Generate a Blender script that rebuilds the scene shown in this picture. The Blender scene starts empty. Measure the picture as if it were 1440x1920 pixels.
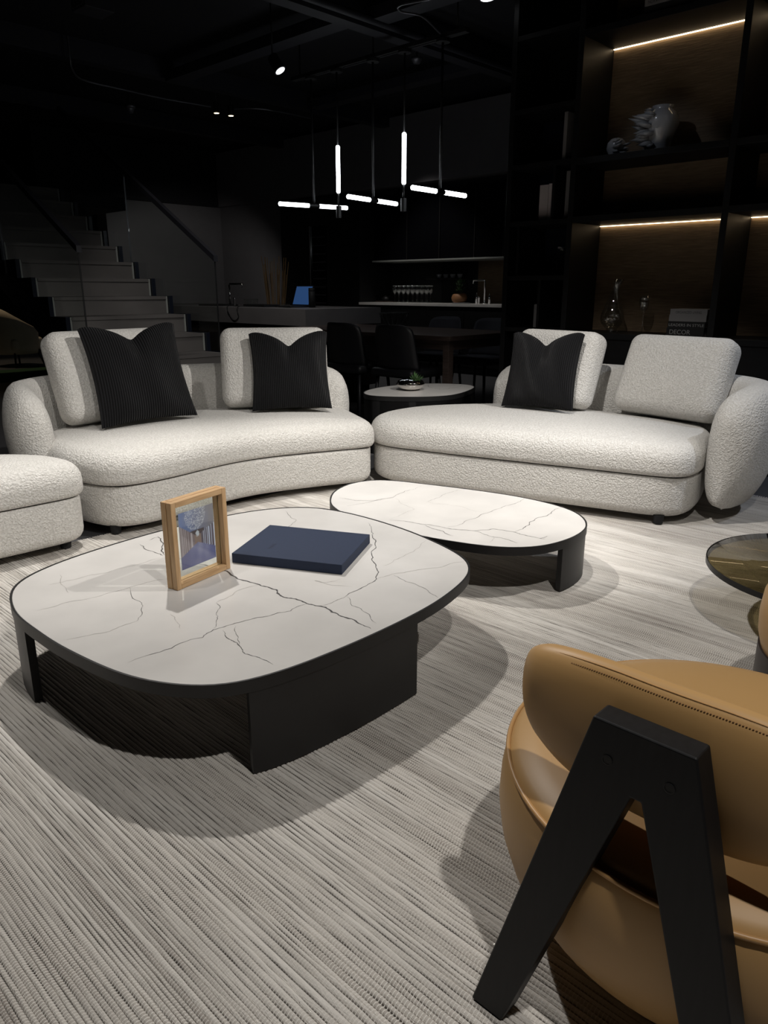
import bpy, bmesh, math, random
from mathutils import Vector, Matrix
random.seed(7)
sc = bpy.context.scene
col = sc.collection
PI = math.pi

# ---------------------------------------------------------------- camera
YAW, PITCH, EYE, FPX = math.radians(43.7), math.radians(16.7), 1.1, 1400.0
cd = bpy.data.cameras.new('camera'); cam = bpy.data.objects.new('camera', cd); col.objects.link(cam)
cd.sensor_fit = 'VERTICAL'; cd.sensor_height = 36.0; cd.lens = 36.0*FPX/1920.0; cd.clip_start = 0.02
cam.location = (0, 0, EYE); cam.rotation_euler = (PI/2-PITCH, 0, YAW-PI/2)
sc.camera = cam

# ---------------------------------------------------------------- world, exposure
w = bpy.data.worlds.new('world'); sc.world = w; w.use_nodes = True
w.node_tree.nodes['Background'].inputs[0].default_value = (0.75, 0.85, 1.0, 1)
w.node_tree.nodes['Background'].inputs[1].default_value = 0.012
sc.view_settings.view_transform = 'Standard'; sc.view_settings.look = 'None'
sc.view_settings.exposure = 0.0; sc.view_settings.gamma = 1.0; sc.view_settings.use_curve_mapping = False

# ---------------------------------------------------------------- showroom track lights on the black ceiling, plus added fill spots
def spot(name, loc, aim, power, color, angle, blend=0.6, size=0.035):
    l = bpy.data.lights.new(name, 'SPOT'); o = bpy.data.objects.new(name, l); col.objects.link(o)
    l.energy = power; l.color = color; l.spot_size = math.radians(angle); l.spot_blend = blend; l.shadow_soft_size = size
    o.location = loc; o.rotation_euler = (Vector(aim)-Vector(loc)).to_track_quat('-Z', 'Y').to_euler()
    return o
NEUTRAL, COOL, WARM = (1.0, 0.965, 0.92), (0.80, 0.87, 1.0), (1.0, 0.80, 0.56)
spot('track_light_table', (1.85, 3.15, 3.1), (1.35, 1.75, 0.2), 270, NEUTRAL, 80)
spot('track_light_rug', (0.72, -0.35, 3.1), (1.0, 1.2, 0.0), 165, NEUTRAL, 95)
spot('track_light_sofa', (3.1, -0.25, 3.1), (2.3, 3.2, 0.4), 370, NEUTRAL, 62)
spot('track_light_daybed', (1.9, 1.6, 3.1), (3.4, 2.2, 0.3), 200, NEUTRAL, 60)
spot('track_light_arm', (4.4, -0.4, 3.1), (3.9, 1.1, 0.4), 110, COOL, 45)
spot('track_light_chaise', (0.3, 2.2, 3.1), (1.0, 3.2, 0.4), 70, NEUTRAL, 70)
spot('kitchen_light_a', (7.15, 6.8, 3.25), (7.7, 6.8, 0.0), 75, NEUTRAL, 74)
spot('undercabinet_fill_light', (8.30, 7.40, 1.45), (8.30, 7.40, 0.9), 1.2, NEUTRAL, 120)  # small spot added to brighten the wine glasses, no fitting built
spot('stair_light', (2.6, 4.6, 3.1), (3.6, 6.6, 0.5), 22, NEUTRAL, 75)
spot('wall_light', (6.1, 8.9, 2.38), (7.1, 11.6, 0.4), 38, NEUTRAL, 88)
spot('island_fill_light', (3.6, 5.6, 3.1), (5.2, 7.2, 0.7), 45, NEUTRAL, 70)  # fill spot added from the camera side to lift the island front
spot('shelf_front_light', (3.4, 2.9, 3.1), (4.98, 2.45, 2.0), 9, COOL, 22)
spot('lounge_light', (3.75, 11.75, 3.1), (4.3, 11.5, 0.4), 60, WARM, 60)

# ---------------------------------------------------------------- helpers
def px(x, y, z):
    u, v = (x-720)/FPX, (y-960)/FPX
    fw, dn = math.cos(PITCH)-v*math.sin(PITCH), math.sin(PITCH)+v*math.cos(PITCH)
    t = (EYE-z)/dn
    return (t*(fw*math.cos(YAW)+u*math.sin(YAW)), t*(fw*math.sin(YAW)-u*math.cos(YAW)), z)

class MB:
    def __init__(s): s.v = []; s.f = []; s.uv = None
    def add(s, vs, fs):
        b = len(s.v); s.v += [tuple(p) for p in vs]; s.f += [tuple(b+i for i in f) for f in fs]; return s
    def box(s, a, b):
        x0, y0, z0 = a; x1, y1, z1 = b
        return s.add([(x0,y0,z0),(x1,y0,z0),(x1,y1,z0),(x0,y1,z0),(x0,y0,z1),(x1,y0,z1),(x1,y1,z1),(x0,y1,z1)],
                     [(0,3,2,1),(4,5,6,7),(0,1,5,4),(1,2,6,5),(2,3,7,6),(3,0,4,7)])
    def prism(s, pts, z0, z1):          # pts: closed plan outline, counter-clockwise
        n = len(pts)
        vs = [(p[0],p[1],z0) for p in pts]+[(p[0],p[1],z1) for p in pts]
        fs = [tuple(range(n-1,-1,-1)), tuple(range(n,2*n))]+[(i,(i+1)%n,n+(i+1)%n,n+i) for i in range(n)]
        return s.add(vs, fs)
    def lathe(s, prof, c=(0,0,0), n=32, cap=False):
        vs = []; fs = []; m = len(prof)
        for i in range(n):
            a = 2*PI*i/n
            for r, z in prof: vs.append((c[0]+r*math.cos(a), c[1]+r*math.sin(a), c[2]+z))
        for i in range(n):
            for j in range(m-1):
                fs.append((i*m+j, ((i+1)%n)*m+j, ((i+1)%n)*m+j+1, i*m+j+1))
        if cap:
            fs.append(tuple(i*m for i in range(n-1,-1,-1))); fs.append(tuple(i*m+m-1 for i in range(n)))
        return s.add(vs, fs)
    def tube(s, path, r, n=8, closed=False):
        P = [Vector(p) for p in path]; m = len(P); vs = []; fs = []
        rr = r if isinstance(r, (list, tuple)) else [r]*m
        for i, p in enumerate(P):
            if closed: d = P[(i+1)%m]-P[i-1]
            else: d = P[min(i+1,m-1)]-P[max(i-1,0)]
            d.normalize(); up = Vector((0,0,1)) if abs(d.z) < 0.95 else Vector((1,0,0))
            a = d.cross(up).normalized(); b = a.cross(d)
            for k in range(n):
                t = 2*PI*k/n; q = p+(a*math.cos(t)+b*math.sin(t))*rr[i]; vs.append(q)
        for i in range(m if closed else m-1):
            for k in range(n): fs.append((i*n+k, i*n+(k+1)%n, ((i+1)%m)*n+(k+1)%n, ((i+1)%m)*n+k))
        if not closed: fs.append(tuple(range(n))); fs.append(tuple((m-1)*n+k for k in range(n-1,-1,-1)))
        return s.add(vs, fs)
    def rbox(s, half, r, n=6, bulge=0.0, M=None):   # soft rounded box, centred
        hx, hy, hz = half; bm = bmesh.new()
        bmesh.ops.create_cube(bm, size=2.0)
        bmesh.ops.subdivide_edges(bm, edges=bm.edges[:], cuts=n*2-1, use_grid_fill=True)
        idx = {}; vs = []
        for v in bm.verts:
            c = v.co.copy()
            for i in range(3):
                pass
            def mp(t, h):
                s_ = 1 if t >= 0 else -1; t = abs(t); k = 0.45
                return s_*((h-r)*t/k if t < k else (h-r)+r*(t-k)/(1-k))
            q = Vector((mp(c.x,hx), mp(c.y,hy), mp(c.z,hz)))
            inner = Vector((max(-hx+r,min(hx-r,q.x)), max(-hy+r,min(hy-r,q.y)), max(-hz+r,min(hz-r,q.z))))
            d = q-inner
            if d.length > 1e-9:
                mx = max(abs(d.x),abs(d.y),abs(d.z)); q = inner+d.normalized()*mx
            u, w_ = q.x/hx, q.z/hz
            q.y += (1 if q.y > 0 else -1)*bulge*max(0,1-u*u)*max(0,1-w_*w_)*min(1,abs(q.y)/(hy*0.5))
            idx[v] = len(vs); vs.append(M @ q if M else q)
        fs = [tuple(idx[v] for v in f.verts) for f in bm.faces]; bm.free()
        return s.add(vs, fs)
    def build(s, name, mat, parent=None, smooth=False, world=True, bevel=0.0, seg=2, sub=0, loc=None, auto=None):
        off = Vector((0,0,0))
        if parent is not None and world:
            q = parent
            while q: off += q.location; q = q.parent
        if loc is not None: off += Vector(loc)
        me = bpy.data.meshes.new(name)
        me.from_pydata([(p[0]-off.x, p[1]-off.y, p[2]-off.z) for p in s.v], [], s.f)
        if s.uv:
            ul = me.uv_layers.new(name='UVMap')
            for l in me.loops: ul.data[l.index].uv = s.uv[l.vertex_index]
        bm = bmesh.new(); bm.from_mesh(me); bmesh.ops.recalc_face_normals(bm, faces=bm.faces[:]); bm.to_mesh(me); bm.free()
        o = bpy.data.objects.new(name, me); col.objects.link(o)
        if mat: me.materials.append(mat)
        if smooth:
            for p in me.polygons: p.use_smooth = True
        if auto is not None:
            for p in me.polygons: p.use_smooth = True
            me.set_sharp_from_angle(angle=math.radians(auto))
        if parent is not None: o.parent = parent
        if loc is not None: o.location = loc
        if bevel > 0:
            b = o.modifiers.new('bevel', 'BEVEL'); b.width = bevel; b.segments = seg; b.limit_method = 'ANGLE'; b.angle_limit = math.radians(40)
        if sub: m = o.modifiers.new('subsurf', 'SUBSURF'); m.levels = sub; m.render_levels = sub
        return o

def tag(o, label=None, cat=None, group=None, kind=None):
    if label: o['label'] = label
    if cat: o['category'] = cat
    if group: o['group'] = group
    if kind: o['kind'] = kind
    return o
def thing(name, label, cat, loc=(0,0,0), rz=0, group=None):
    o = bpy.data.objects.new(name, None); col.objects.link(o); o.location = loc; o.rotation_euler = (0,0,rz)
    o.empty_display_size = 0.1
    return tag(o, label, cat, group)
def struct(name, mb, mat, parent=None, **k):
    o = mb.build(name, mat, parent, **k)
    if parent is None: o['kind'] = 'structure'
    return o
def copy_tree(o, parent=None):
    c = o.copy(); col.objects.link(c); c.parent = parent
    for ch in list(o.children): copy_tree(ch, c)
    return c
def catmull(pts, n, closed=True):
    P = [Vector((p[0],p[1],p[2] if len(p) > 2 else 0)) for p in pts]; m = len(P); dense = []
    segs = m if closed else m-1
    for i in range(segs):
        p0 = P[(i-1)%m] if closed or i > 0 else P[0]*2-P[1]; p1 = P[i]; p2 = P[(i+1)%m]
        p3 = P[(i+2)%m] if closed or i+2 < m else P[-1]*2-P[-2]
        for k in range(24):
            t = k/24
            dense.append(0.5*((2*p1)+(p2-p0)*t+(2*p0-5*p1+4*p2-p3)*t*t+(3*p1-p0-3*p2+p3)*t**3))
    dense.append(P[0].copy() if closed else P[-1].copy())
    L = [0]
    for a, b in zip(dense, dense[1:]): L.append(L[-1]+(b-a).length)
    out = []; j = 0; cnt = n if closed else n-1
    for k in range(n):
        t = L[-1]*k/cnt
        while j < len(L)-2 and L[j+1] < t: j += 1
        f = (t-L[j])/max(1e-9, L[j+1]-L[j]); out.append(dense[j].lerp(dense[j+1], min(1,max(0,f))))
    return out
def area(pts): return 0.5*sum(pts[i].x*pts[(i+1)%len(pts)].y-pts[(i+1)%len(pts)].x*pts[i].y for i in range(len(pts)))
def ccw(pts): return pts if area(pts) > 0 else pts[::-1]
def inset(pts, d):
    n = len(pts); out = []
    for i in range(n):
        t = (pts[(i+1)%n]-pts[i-1]).normalized(); out.append(pts[i]+Vector((-t.y, t.x, 0))*d)
    return out
def smooth_loop(pts, it):
    for _ in range(it):
        n = len(pts); pts = [(pts[i-1]+pts[i]*2+pts[(i+1)%n])/4 for i in range(n)]
    return pts
def pad(outline, z0, z1, rb, rt, crown=0.0, n=128):      # upholstered block from a plan outline
    O = ccw(catmull(outline, n)); O = smooth_loop(O, 4); c = sum(O, Vector())/n
    rings = []
    for k in range(5): a = PI/2*k/4; rings.append((rb*(1-math.sin(a)), z0+rb*(1-math.cos(a))))
    for k in range(7): a = PI/2*k/6; rings.append((rt*(1-math.cos(a)), z1-rt+rt*math.sin(a)))
    mb = MB(); vs = []; fs = []
    loops = [[(p.x,p.y,z) for p in inset(O, d)] for d, z in rings]
    top = inset(O, rings[-1][0]); bot = inset(O, rings[0][0])
    for s_, zz in ((0.82,0.55),(0.6,0.8),(0.35,0.95),(0.12,1.0)):
        loops.append([(c.x+(p.x-c.x)*s_, c.y+(p.y-c.y)*s_, z1+crown*zz) for p in top])
    loops.insert(0, [(c.x+(p.x-c.x)*0.3, c.y+(p.y-c.y)*0.3, z0) for p in bot])
    for l in loops: vs += l
    for r in range(len(loops)-1):
        for i in range(n): fs.append((r*n+i, r*n+(i+1)%n, (r+1)*n+(i+1)%n, (r+1)*n+i))
    fs.append(tuple(range(n-1,-1,-1))); fs.append(tuple((len(loops)-1)*n+i for i in range(n)))
    mb.add(vs, fs); return mb
def shell(path, thick, z0, z1, n=60, m=28, cap=None, ex=2.6, tuck=0.0, side=1, drop=(0.15,0.32), rise=(0.03,0.12)):   # upholstered back swept along a plan path
    P = catmull(path, n, closed=False); L = [0]
    for a, b in zip(P, P[1:]): L.append(L[-1]+(b-a).length)
    T = L[-1]; mb = MB(); vs = []; fs = []; cap = cap or thick*0.6
    st = [cap*(1-math.cos(PI/2*k/12)) for k in range(13)]; mid = 48
    S = st+[cap+(T-2*cap)*k/mid for k in range(1,mid)]+[T-x for x in reversed(st)]
    def at(s_):
        j = 0
        while j < n-2 and L[j+1] < s_: j += 1
        f = (s_-L[j])/max(1e-9,L[j+1]-L[j]); return P[j].lerp(P[j+1], f), (P[min(j+2,n-1)]-P[max(j-1,0)]).normalized()
    def quarter(e, c): x = min(1, e/c); return math.sqrt(max(0, 1-(1-x)**2))
    for s_ in S:
        p, t = at(min(max(s_,0),T)); nr = Vector((t.y,-t.x,0))*side     # nr: outward
        e = max(0, min(s_, T-s_)); g = max(0.015, quarter(e, cap))
        zt = z1-drop[0]*(1-quarter(e, drop[1])); zb = z0+rise[0]*(1-quarter(e, rise[1])); zc, hh = (z0+z1)/2, 0
        for k in range(m):
            a = 2*PI*k/m; ca, sa = math.cos(a), math.sin(a)
            q = abs(ca)**(2/ex)*(1 if ca >= 0 else -1); r = abs(sa)**(2/ex)*(1 if sa >= 0 else -1)
            gh = 0.84+0.16*g; c_ = (zt+zb)/2; z = c_+(zt-zb)/2*r*gh; low = max(0, (zc+0.12-z)/(zc+0.12-z0))
            off = thick/2*q*g
            if q > 0: off -= tuck*low**2*q*g
            vs.append(p+nr*off+Vector((0,0,z)))
    N = len(S)
    for i in range(N-1):
        for k in range(m): fs.append((i*m+k, i*m+(k+1)%m, (i+1)*m+(k+1)%m, (i+1)*m+k))
    fs.append(tuple(range(m))); fs.append(tuple((N-1)*m+k for k in range(m-1,-1,-1)))
    mb.add(vs, fs); return mb

# ---------------------------------------------------------------- materials
def mat(name, c, rough=0.6, metal=0.0, var=0.08, vs=6.0, bump=0.0, bs=60.0, bd=0.002, stretch=(1,1,1), emit=None, trans=0.0, spec=0.5, ior=1.45, alpha=1.0, coat=0.0, sheen=0.0):
    m = bpy.data.materials.new(name); m.use_nodes = True; nt = m.node_tree; N = nt.nodes; b = N['Principled BSDF']
    tc = N.new('ShaderNodeTexCoord'); mp = N.new('ShaderNodeMapping'); mp.inputs['Scale'].default_value = stretch
    nt.links.new(tc.outputs['Object'], mp.inputs['Vector'])
    no = N.new('ShaderNodeTexNoise'); no.inputs['Scale'].default_value = vs; no.inputs['Detail'].default_value = 4
    nt.links.new(mp.outputs[0], no.inputs['Vector'])
    cr = N.new('ShaderNodeValToRGB'); e = cr.color_ramp.elements
    e[0].position = 0.3; e[1].position = 0.7
    e[0].color = (c[0]*(1-var), c[1]*(1-var), c[2]*(1-var), 1); e[1].color = (min(1,c[0]*(1+var)), min(1,c[1]*(1+var)), min(1,c[2]*(1+var)), 1)
    nt.links.new(no.outputs[0], cr.inputs[0]); nt.links.new(cr.outputs[0], b.inputs['Base Color'])
    b.inputs['Roughness'].default_value = rough; b.inputs['Metallic'].default_value = metal
    b.inputs['Specular IOR Level'].default_value = spec; b.inputs['IOR'].default_value = ior
    b.inputs['Transmission Weight'].default_value = trans; b.inputs['Coat Weight'].default_value = coat
    b.inputs['Sheen Weight'].default_value = sheen
    if emit: b.inputs['Emission Color'].default_value = (*emit[0], 1); b.inputs['Emission Strength'].default_value = emit[1]
    if bump:
        n2 = N.new('ShaderNodeTexNoise'); n2.inputs['Scale'].default_value = bs; n2.inputs['Detail'].default_value = 3
        nt.links.new(mp.outputs[0], n2.inputs['Vector'])
        bu = N.new('ShaderNodeBump'); bu.inputs['Strength'].default_value = bump; bu.inputs['Distance'].default_value = bd
        nt.links.new(n2.outputs[0], bu.inputs['Height']); nt.links.new(bu.outputs[0], b.inputs['Normal'])
    return m
def boucle_mat():
    m = bpy.data.materials.new('cream_boucle'); m.use_nodes = True; nt = m.node_tree; N = nt.nodes; b = N['Principled BSDF']
    tc = N.new('ShaderNodeTexCoord')
    v = N.new('ShaderNodeTexVoronoi'); v.inputs['Scale'].default_value = 125; v.feature = 'SMOOTH_F1'
    no = N.new('ShaderNodeTexNoise'); no.inputs['Scale'].default_value = 190; no.inputs['Detail'].default_value = 4
    n3 = N.new('ShaderNodeTexNoise'); n3.inputs['Scale'].default_value = 60; n3.inputs['Detail'].default_value = 2
    mixv = N.new('ShaderNodeMix'); mixv.data_type = 'VECTOR'; mixv.inputs['Factor'].default_value = 0.012
    nt.links.new(tc.outputs['Object'], no.inputs['Vector']); nt.links.new(tc.outputs['Object'], n3.inputs['Vector'])
    nt.links.new(tc.outputs['Object'], mixv.inputs[4]); nt.links.new(n3.outputs['Color'], mixv.inputs[5]); nt.links.new(mixv.outputs[1], v.inputs['Vector'])
    ad = N.new('ShaderNodeMath'); ad.operation = 'MULTIPLY_ADD'; ad.inputs[1].default_value = -1.0
    nt.links.new(v.outputs['Distance'], ad.inputs[0]); nt.links.new(no.outputs[0], ad.inputs[2])
    bu = N.new('ShaderNodeBump'); bu.inputs['Strength'].default_value = 0.85; bu.inputs['Distance'].default_value = 0.006
    nt.links.new(ad.outputs[0], bu.inputs['Height']); nt.links.new(bu.outputs[0], b.inputs['Normal'])
    cr = N.new('ShaderNodeValToRGB'); e = cr.color_ramp.elements
    e[0].position = 0.0; e[1].position = 0.55; e[0].color = (0.78,0.76,0.725,1); e[1].color = (0.60,0.58,0.545,1)
    nt.links.new(v.outputs['Distance'], cr.inputs[0]); nt.links.new(cr.outputs[0], b.inputs['Base Color'])
    b.inputs['Roughness'].default_value = 0.95; b.inputs['Specular IOR Level'].default_value = 0.15; b.inputs['Sheen Weight'].default_value = 0.15
    return m
def corduroy_mat():
    m = bpy.data.materials.new('black_corduroy'); m.use_nodes = True; nt = m.node_tree; N = nt.nodes; b = N['Principled BSDF']
    uv = N.new('ShaderNodeUVMap'); uv.uv_map = 'UVMap'
    sp = N.new('ShaderNodeSeparateXYZ'); nt.links.new(uv.outputs[0], sp.inputs[0])
    mu = N.new('ShaderNodeMath'); mu.operation = 'MULTIPLY'; mu.inputs[1].default_value = 2*PI*42
    nt.links.new(sp.outputs[0], mu.inputs[0])
    si = N.new('ShaderNodeMath'); si.operation = 'SINE'; nt.links.new(mu.outputs[0], si.inputs[0])
    bu = N.new('ShaderNodeBump'); bu.inputs['Strength'].default_value = 1.0; bu.inputs['Distance'].default_value = 0.0035
    nt.links.new(si.outputs[0], bu.inputs['Height']); nt.links.new(bu.outputs[0], b.inputs['Normal'])
    cr = N.new('ShaderNodeValToRGB'); e = cr.color_ramp.elements
    mr = N.new('ShaderNodeMapRange'); mr.inputs[1].default_value = -1; nt.links.new(si.outputs[0], mr.inputs[0]); nt.links.new(mr.outputs[0], cr.inputs[0])
    e[0].color = (0.003,0.003,0.0038,1); e[1].color = (0.009,0.009,0.0105,1)
    nt.links.new(cr.outputs[0], b.inputs['Base Color']); b.inputs['Roughness'].default_value = 0.8; b.inputs['Specular IOR Level'].default_value = 0.2
    b.inputs['Sheen Weight'].default_value = 0.04; b.inputs['Sheen Roughness'].default_value = 0.4
    return m
def rug_mat():
    m = bpy.data.materials.new('woven_rug'); m.use_nodes = True; nt = m.node_tree; N = nt.nodes; b = N['Principled BSDF']
    tc = N.new('ShaderNodeTexCoord')
    at = N.new('ShaderNodeAttribute'); at.attribute_name = 'tone'
    ag = N.new('ShaderNodeAttribute'); ag.attribute_name = 'ridge'
    def noise(scale, st, det=3):
        mp = N.new('ShaderNodeMapping'); mp.inputs['Scale'].default_value = st; nt.links.new(tc.outputs['Object'], mp.inputs['Vector'])
        n = N.new('ShaderNodeTexNoise'); n.inputs['Scale'].default_value = scale; n.inputs['Detail'].default_value = det
        nt.links.new(mp.outputs[0], n.inputs['Vector']); return n.outputs[0]
    streak = noise(1.0, (48, 2.4, 1)); cloud = noise(2.2, (1, 0.6, 1), 2); fib = noise(1.0, (900, 160, 400), 2)
    def math_(op, a, b_, c_=None):
        n = N.new('ShaderNodeMath'); n.operation = op
        for i, x in enumerate((a, b_, c_)):
            if x is None: continue
            if isinstance(x, (int, float)): n.inputs[i].default_value = x
            else: nt.links.new(x, n.inputs[i])
        return n.outputs[0]
    f = math_('MULTIPLY_ADD', streak, 0.75, math_('MULTIPLY_ADD', cloud, 0.35, math_('MULTIPLY', at.outputs['Fac'], 0.45)))
    cr = N.new('ShaderNodeValToRGB'); e = cr.color_ramp.elements
    e[0].position = 0.45; e[0].color = (0.33,0.295,0.265,1); e[1].position = 0.98; e[1].color = (0.78,0.75,0.705,1)
    x = e.new(0.70); x.color = (0.55,0.52,0.48,1)
    nt.links.new(f, cr.inputs[0])
    # cross threads
    sp = N.new('ShaderNodeSeparateXYZ'); nt.links.new(tc.outputs['Object'], sp.inputs[0])
    ph = math_('MULTIPLY_ADD', at.outputs['Fac'], 17.0, math_('MULTIPLY', sp.outputs[1], 1/0.0065))
    fr = math_('FRACT', ph, None); th = math_('GREATER_THAN', fr, 0.70)
    gd = N.new('ShaderNodeMix'); gd.data_type = 'RGBA'; gd.blend_type = 'MULTIPLY'; gd.inputs['Factor'].default_value = 1.0
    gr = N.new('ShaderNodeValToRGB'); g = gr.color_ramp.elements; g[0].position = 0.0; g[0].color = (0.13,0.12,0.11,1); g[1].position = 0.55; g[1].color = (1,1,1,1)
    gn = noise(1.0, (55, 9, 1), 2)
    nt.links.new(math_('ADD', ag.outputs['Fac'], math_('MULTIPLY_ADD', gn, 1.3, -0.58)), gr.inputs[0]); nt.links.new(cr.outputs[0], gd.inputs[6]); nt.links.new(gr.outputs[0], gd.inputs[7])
    zone = N.new('ShaderNodeMapRange'); zone.inputs[1].default_value = 0.40; zone.inputs[2].default_value = 0.62; zone.inputs[3].default_value = 0.95; zone.inputs[4].default_value = 0.25
    nt.links.new(noise(1.0, (7, 2.2, 1), 3), zone.inputs[0])
    dk = N.new('ShaderNodeMix'); dk.data_type = 'RGBA'; dk.blend_type = 'MULTIPLY'; nt.links.new(zone.outputs[0], dk.inputs['Factor'])
    nt.links.new(gd.outputs[2], dk.inputs[6]); dk.inputs[7].default_value = (0.76,0.735,0.715,1)
    mx = N.new('ShaderNodeMix'); mx.data_type = 'RGBA'; nt.links.new(math_('MULTIPLY', th, zone.outputs[0]), mx.inputs['Factor'])
    nt.links.new(dk.outputs[2], mx.inputs[6]); mx.inputs[7].default_value = (0.74,0.715,0.67,1)
    nt.links.new(mx.outputs[2], b.inputs['Base Color'])
    # lurex glints
    vo = N.new('ShaderNodeTexVoronoi'); vo.inputs['Scale'].default_value = 70; nt.links.new(tc.outputs['Object'], vo.inputs['Vector'])
    gl = math_('LESS_THAN', vo.outputs['Distance'], 0.09)
    nt.links.new(gl, b.inputs['Metallic']); nt.links.new(math_('MULTIPLY_ADD', gl, -0.65, 0.95), b.inputs['Roughness'])
    hb = math_('MULTIPLY_ADD', th, 0.7, math_('MULTIPLY', fib, 1.0))
    bu = N.new('ShaderNodeBump'); bu.inputs['Strength'].default_value = 0.9; bu.inputs['Distance'].default_value = 0.0022
    nt.links.new(hb, bu.inputs['Height']); nt.links.new(bu.outputs[0], b.inputs['Normal'])
    b.inputs['Specular IOR Level'].default_value = 0.2
    return m
def wood_mat(name, c1, c2, sc_=(4,60,60), rough=0.5):
    m = mat(name, c1, rough, var=0.0); nt = m.node_tree; N = nt.nodes; b = N['Principled BSDF']
    tc = N.new('ShaderNodeTexCoord'); mp = N.new('ShaderNodeMapping'); mp.inputs['Scale'].default_value = sc_
    nt.links.new(tc.outputs['Object'], mp.inputs['Vector'])
    no = N.new('ShaderNodeTexNoise'); no.inputs['Scale'].default_value = 2.0; no.inputs['Detail'].default_value = 5; nt.links.new(mp.outputs[0], no.inputs['Vector'])
    cr = N.new('ShaderNodeValToRGB'); e = cr.color_ramp.elements; e[0].position = 0.32; e[1].position = 0.68; e[0].color = (*c1,1); e[1].color = (*c2,1)
    nt.links.new(no.outputs[0], cr.inputs[0]); nt.links.new(cr.outputs[0], b.inputs['Base Color'])
    return m
def thin_glass(name, tint, ior=1.5, rough=0.0):
    m = bpy.data.materials.new(name); m.use_nodes = True; nt = m.node_tree; N = nt.nodes
    for n in list(N):
        if n.type == 'BSDF_PRINCIPLED': N.remove(n)
    tr = N.new('ShaderNodeBsdfTransparent'); tr.inputs[0].default_value = (*tint, 1)
    gl = N.new('ShaderNodeBsdfGlossy'); gl.inputs['Roughness'].default_value = rough; gl.inputs[0].default_value = (1,1,1,1)
    lw = N.new('ShaderNodeLayerWeight'); lw.inputs[0].default_value = 0.5; f0 = ((ior-1)/(ior+1))**2
    pw = N.new('ShaderNodeMath'); pw.operation = 'POWER'; pw.inputs[1].default_value = 5.0; nt.links.new(lw.outputs['Facing'], pw.inputs[0])
    fr = N.new('ShaderNodeMath'); fr.operation = 'MULTIPLY_ADD'; fr.inputs[1].default_value = 1-f0; fr.inputs[2].default_value = f0; nt.links.new(pw.outputs[0], fr.inputs[0])
    no = N.new('ShaderNodeTexNoise'); no.inputs['Scale'].default_value = 3.0      # faint waviness of the sheet
    bu = N.new('ShaderNodeBump'); bu.inputs['Strength'].default_value = 0.02; bu.inputs['Distance'].default_value = 0.001
    nt.links.new(no.outputs[0], bu.inputs['Height']); nt.links.new(bu.outputs[0], gl.inputs['Normal'])
    mx = N.new('ShaderNodeMixShader'); nt.links.new(fr.outputs[0], mx.inputs[0]); nt.links.new(tr.outputs[0], mx.inputs[1]); nt.links.new(gl.outputs[0], mx.inputs[2])
    nt.links.new(mx.outputs[0], N['Material Output'].inputs[0]); return m
def glow(name, c, s): return mat(name, (0.8,0.8,0.8), 0.4, emit=(c, s), var=0.02)

M = {}
M['boucle'] = boucle_mat(); M['cord'] = corduroy_mat(); M['rug'] = rug_mat()
M['stone'] = mat('pale_stone', (0.58,0.56,0.535), 0.28, var=0.07, vs=5, spec=0.4)
M['vein'] = mat('dark_vein', (0.07,0.065,0.065), 0.4, var=0.3, vs=40)
M['vein_soft'] = mat('soft_vein', (0.36,0.34,0.32), 0.4, var=0.2, vs=40)
M['blackmetal'] = mat('black_metal', (0.0105,0.0102,0.0105), 0.45, var=0.1, vs=20, bump=0.04, bs=700, bd=0.0005)
M['blackwood'] = mat('black_stained_wood', (0.0055,0.0055,0.0062), 0.5, spec=0.35, var=0.25, vs=14, stretch=(8,8,0.7), bump=0.08, bs=30, bd=0.0006)
M['leather'] = mat('tan_leather', (0.43,0.255,0.10), 0.48, var=0.04, vs=3, bump=0.06, bs=350, bd=0.0006, spec=0.45)
M['leather_pipe'] = mat('tan_leather_piping', (0.44,0.25,0.10), 0.42, var=0.05, vs=9)
M['stitch'] = mat('brown_stitching', (0.22,0.11,0.04), 0.6)
M['oak'] = wood_mat('oak', (0.41,0.25,0.12), (0.56,0.37,0.20), (60,60,5))
M['oakx'] = wood_mat('oak_across', (0.41,0.25,0.12), (0.56,0.37,0.20), (5,60,60))
M['navy'] = mat('navy_cloth', (0.013,0.022,0.050), 0.75, var=0.06, vs=90, bump=0.1, bs=600, bd=0.0004)
M['navy_dark'] = mat('navy_deboss', (0.008,0.012,0.028), 0.5)
M['glass'] = thin_glass('clear_glass', (0.96,0.97,0.96), 1.45)
M['crystal'] = thin_glass('crystal', (0.95,0.96,0.96), 2.2)
M['railglass'] = thin_glass('rail_glass', (0.93,0.95,0.94), 1.25)
M['bronzeglass'] = thin_glass('bronze_glass', (0.50,0.45,0.32), 1.5)
M['black'] = mat('matt_black', (0.006,0.006,0.0065), 0.7, var=0.15)
M['ceil'] = mat('black_ceiling_paint', (0.006,0.006,0.008), 0.8, var=0.2, vs=2)
M['shelf'] = mat('black_lacquer_wood', (0.0055,0.0055,0.006), 0.5, spec=0.3, var=0.2, vs=5, stretch=(1,1,8))
M['panel'] = mat('brown_textile_panel', (0.17,0.118,0.07), 0.75, var=0.22, vs=3, stretch=(1,3,45), bump=0.5, bs=4, bd=0.004)
M['led'] = glow('warm_led', (1.0,0.76,0.47), 7.5)
M['tube'] = glow('white_tube', (0.90,0.95,1.0), 9.0)
M['floor'] = mat('dark_grey_floor', (0.10,0.10,0.105), 0.32, var=0.12, vs=1.5)
M['concrete'] = mat('grey_concrete', (0.22,0.205,0.195), 0.75, var=0.12, vs=2.5, bump=0.1, bs=50)
M['stepmat'] = mat('dark_stone_step', (0.12,0.11,0.105), 0.6, var=0.14, vs=3)
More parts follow.
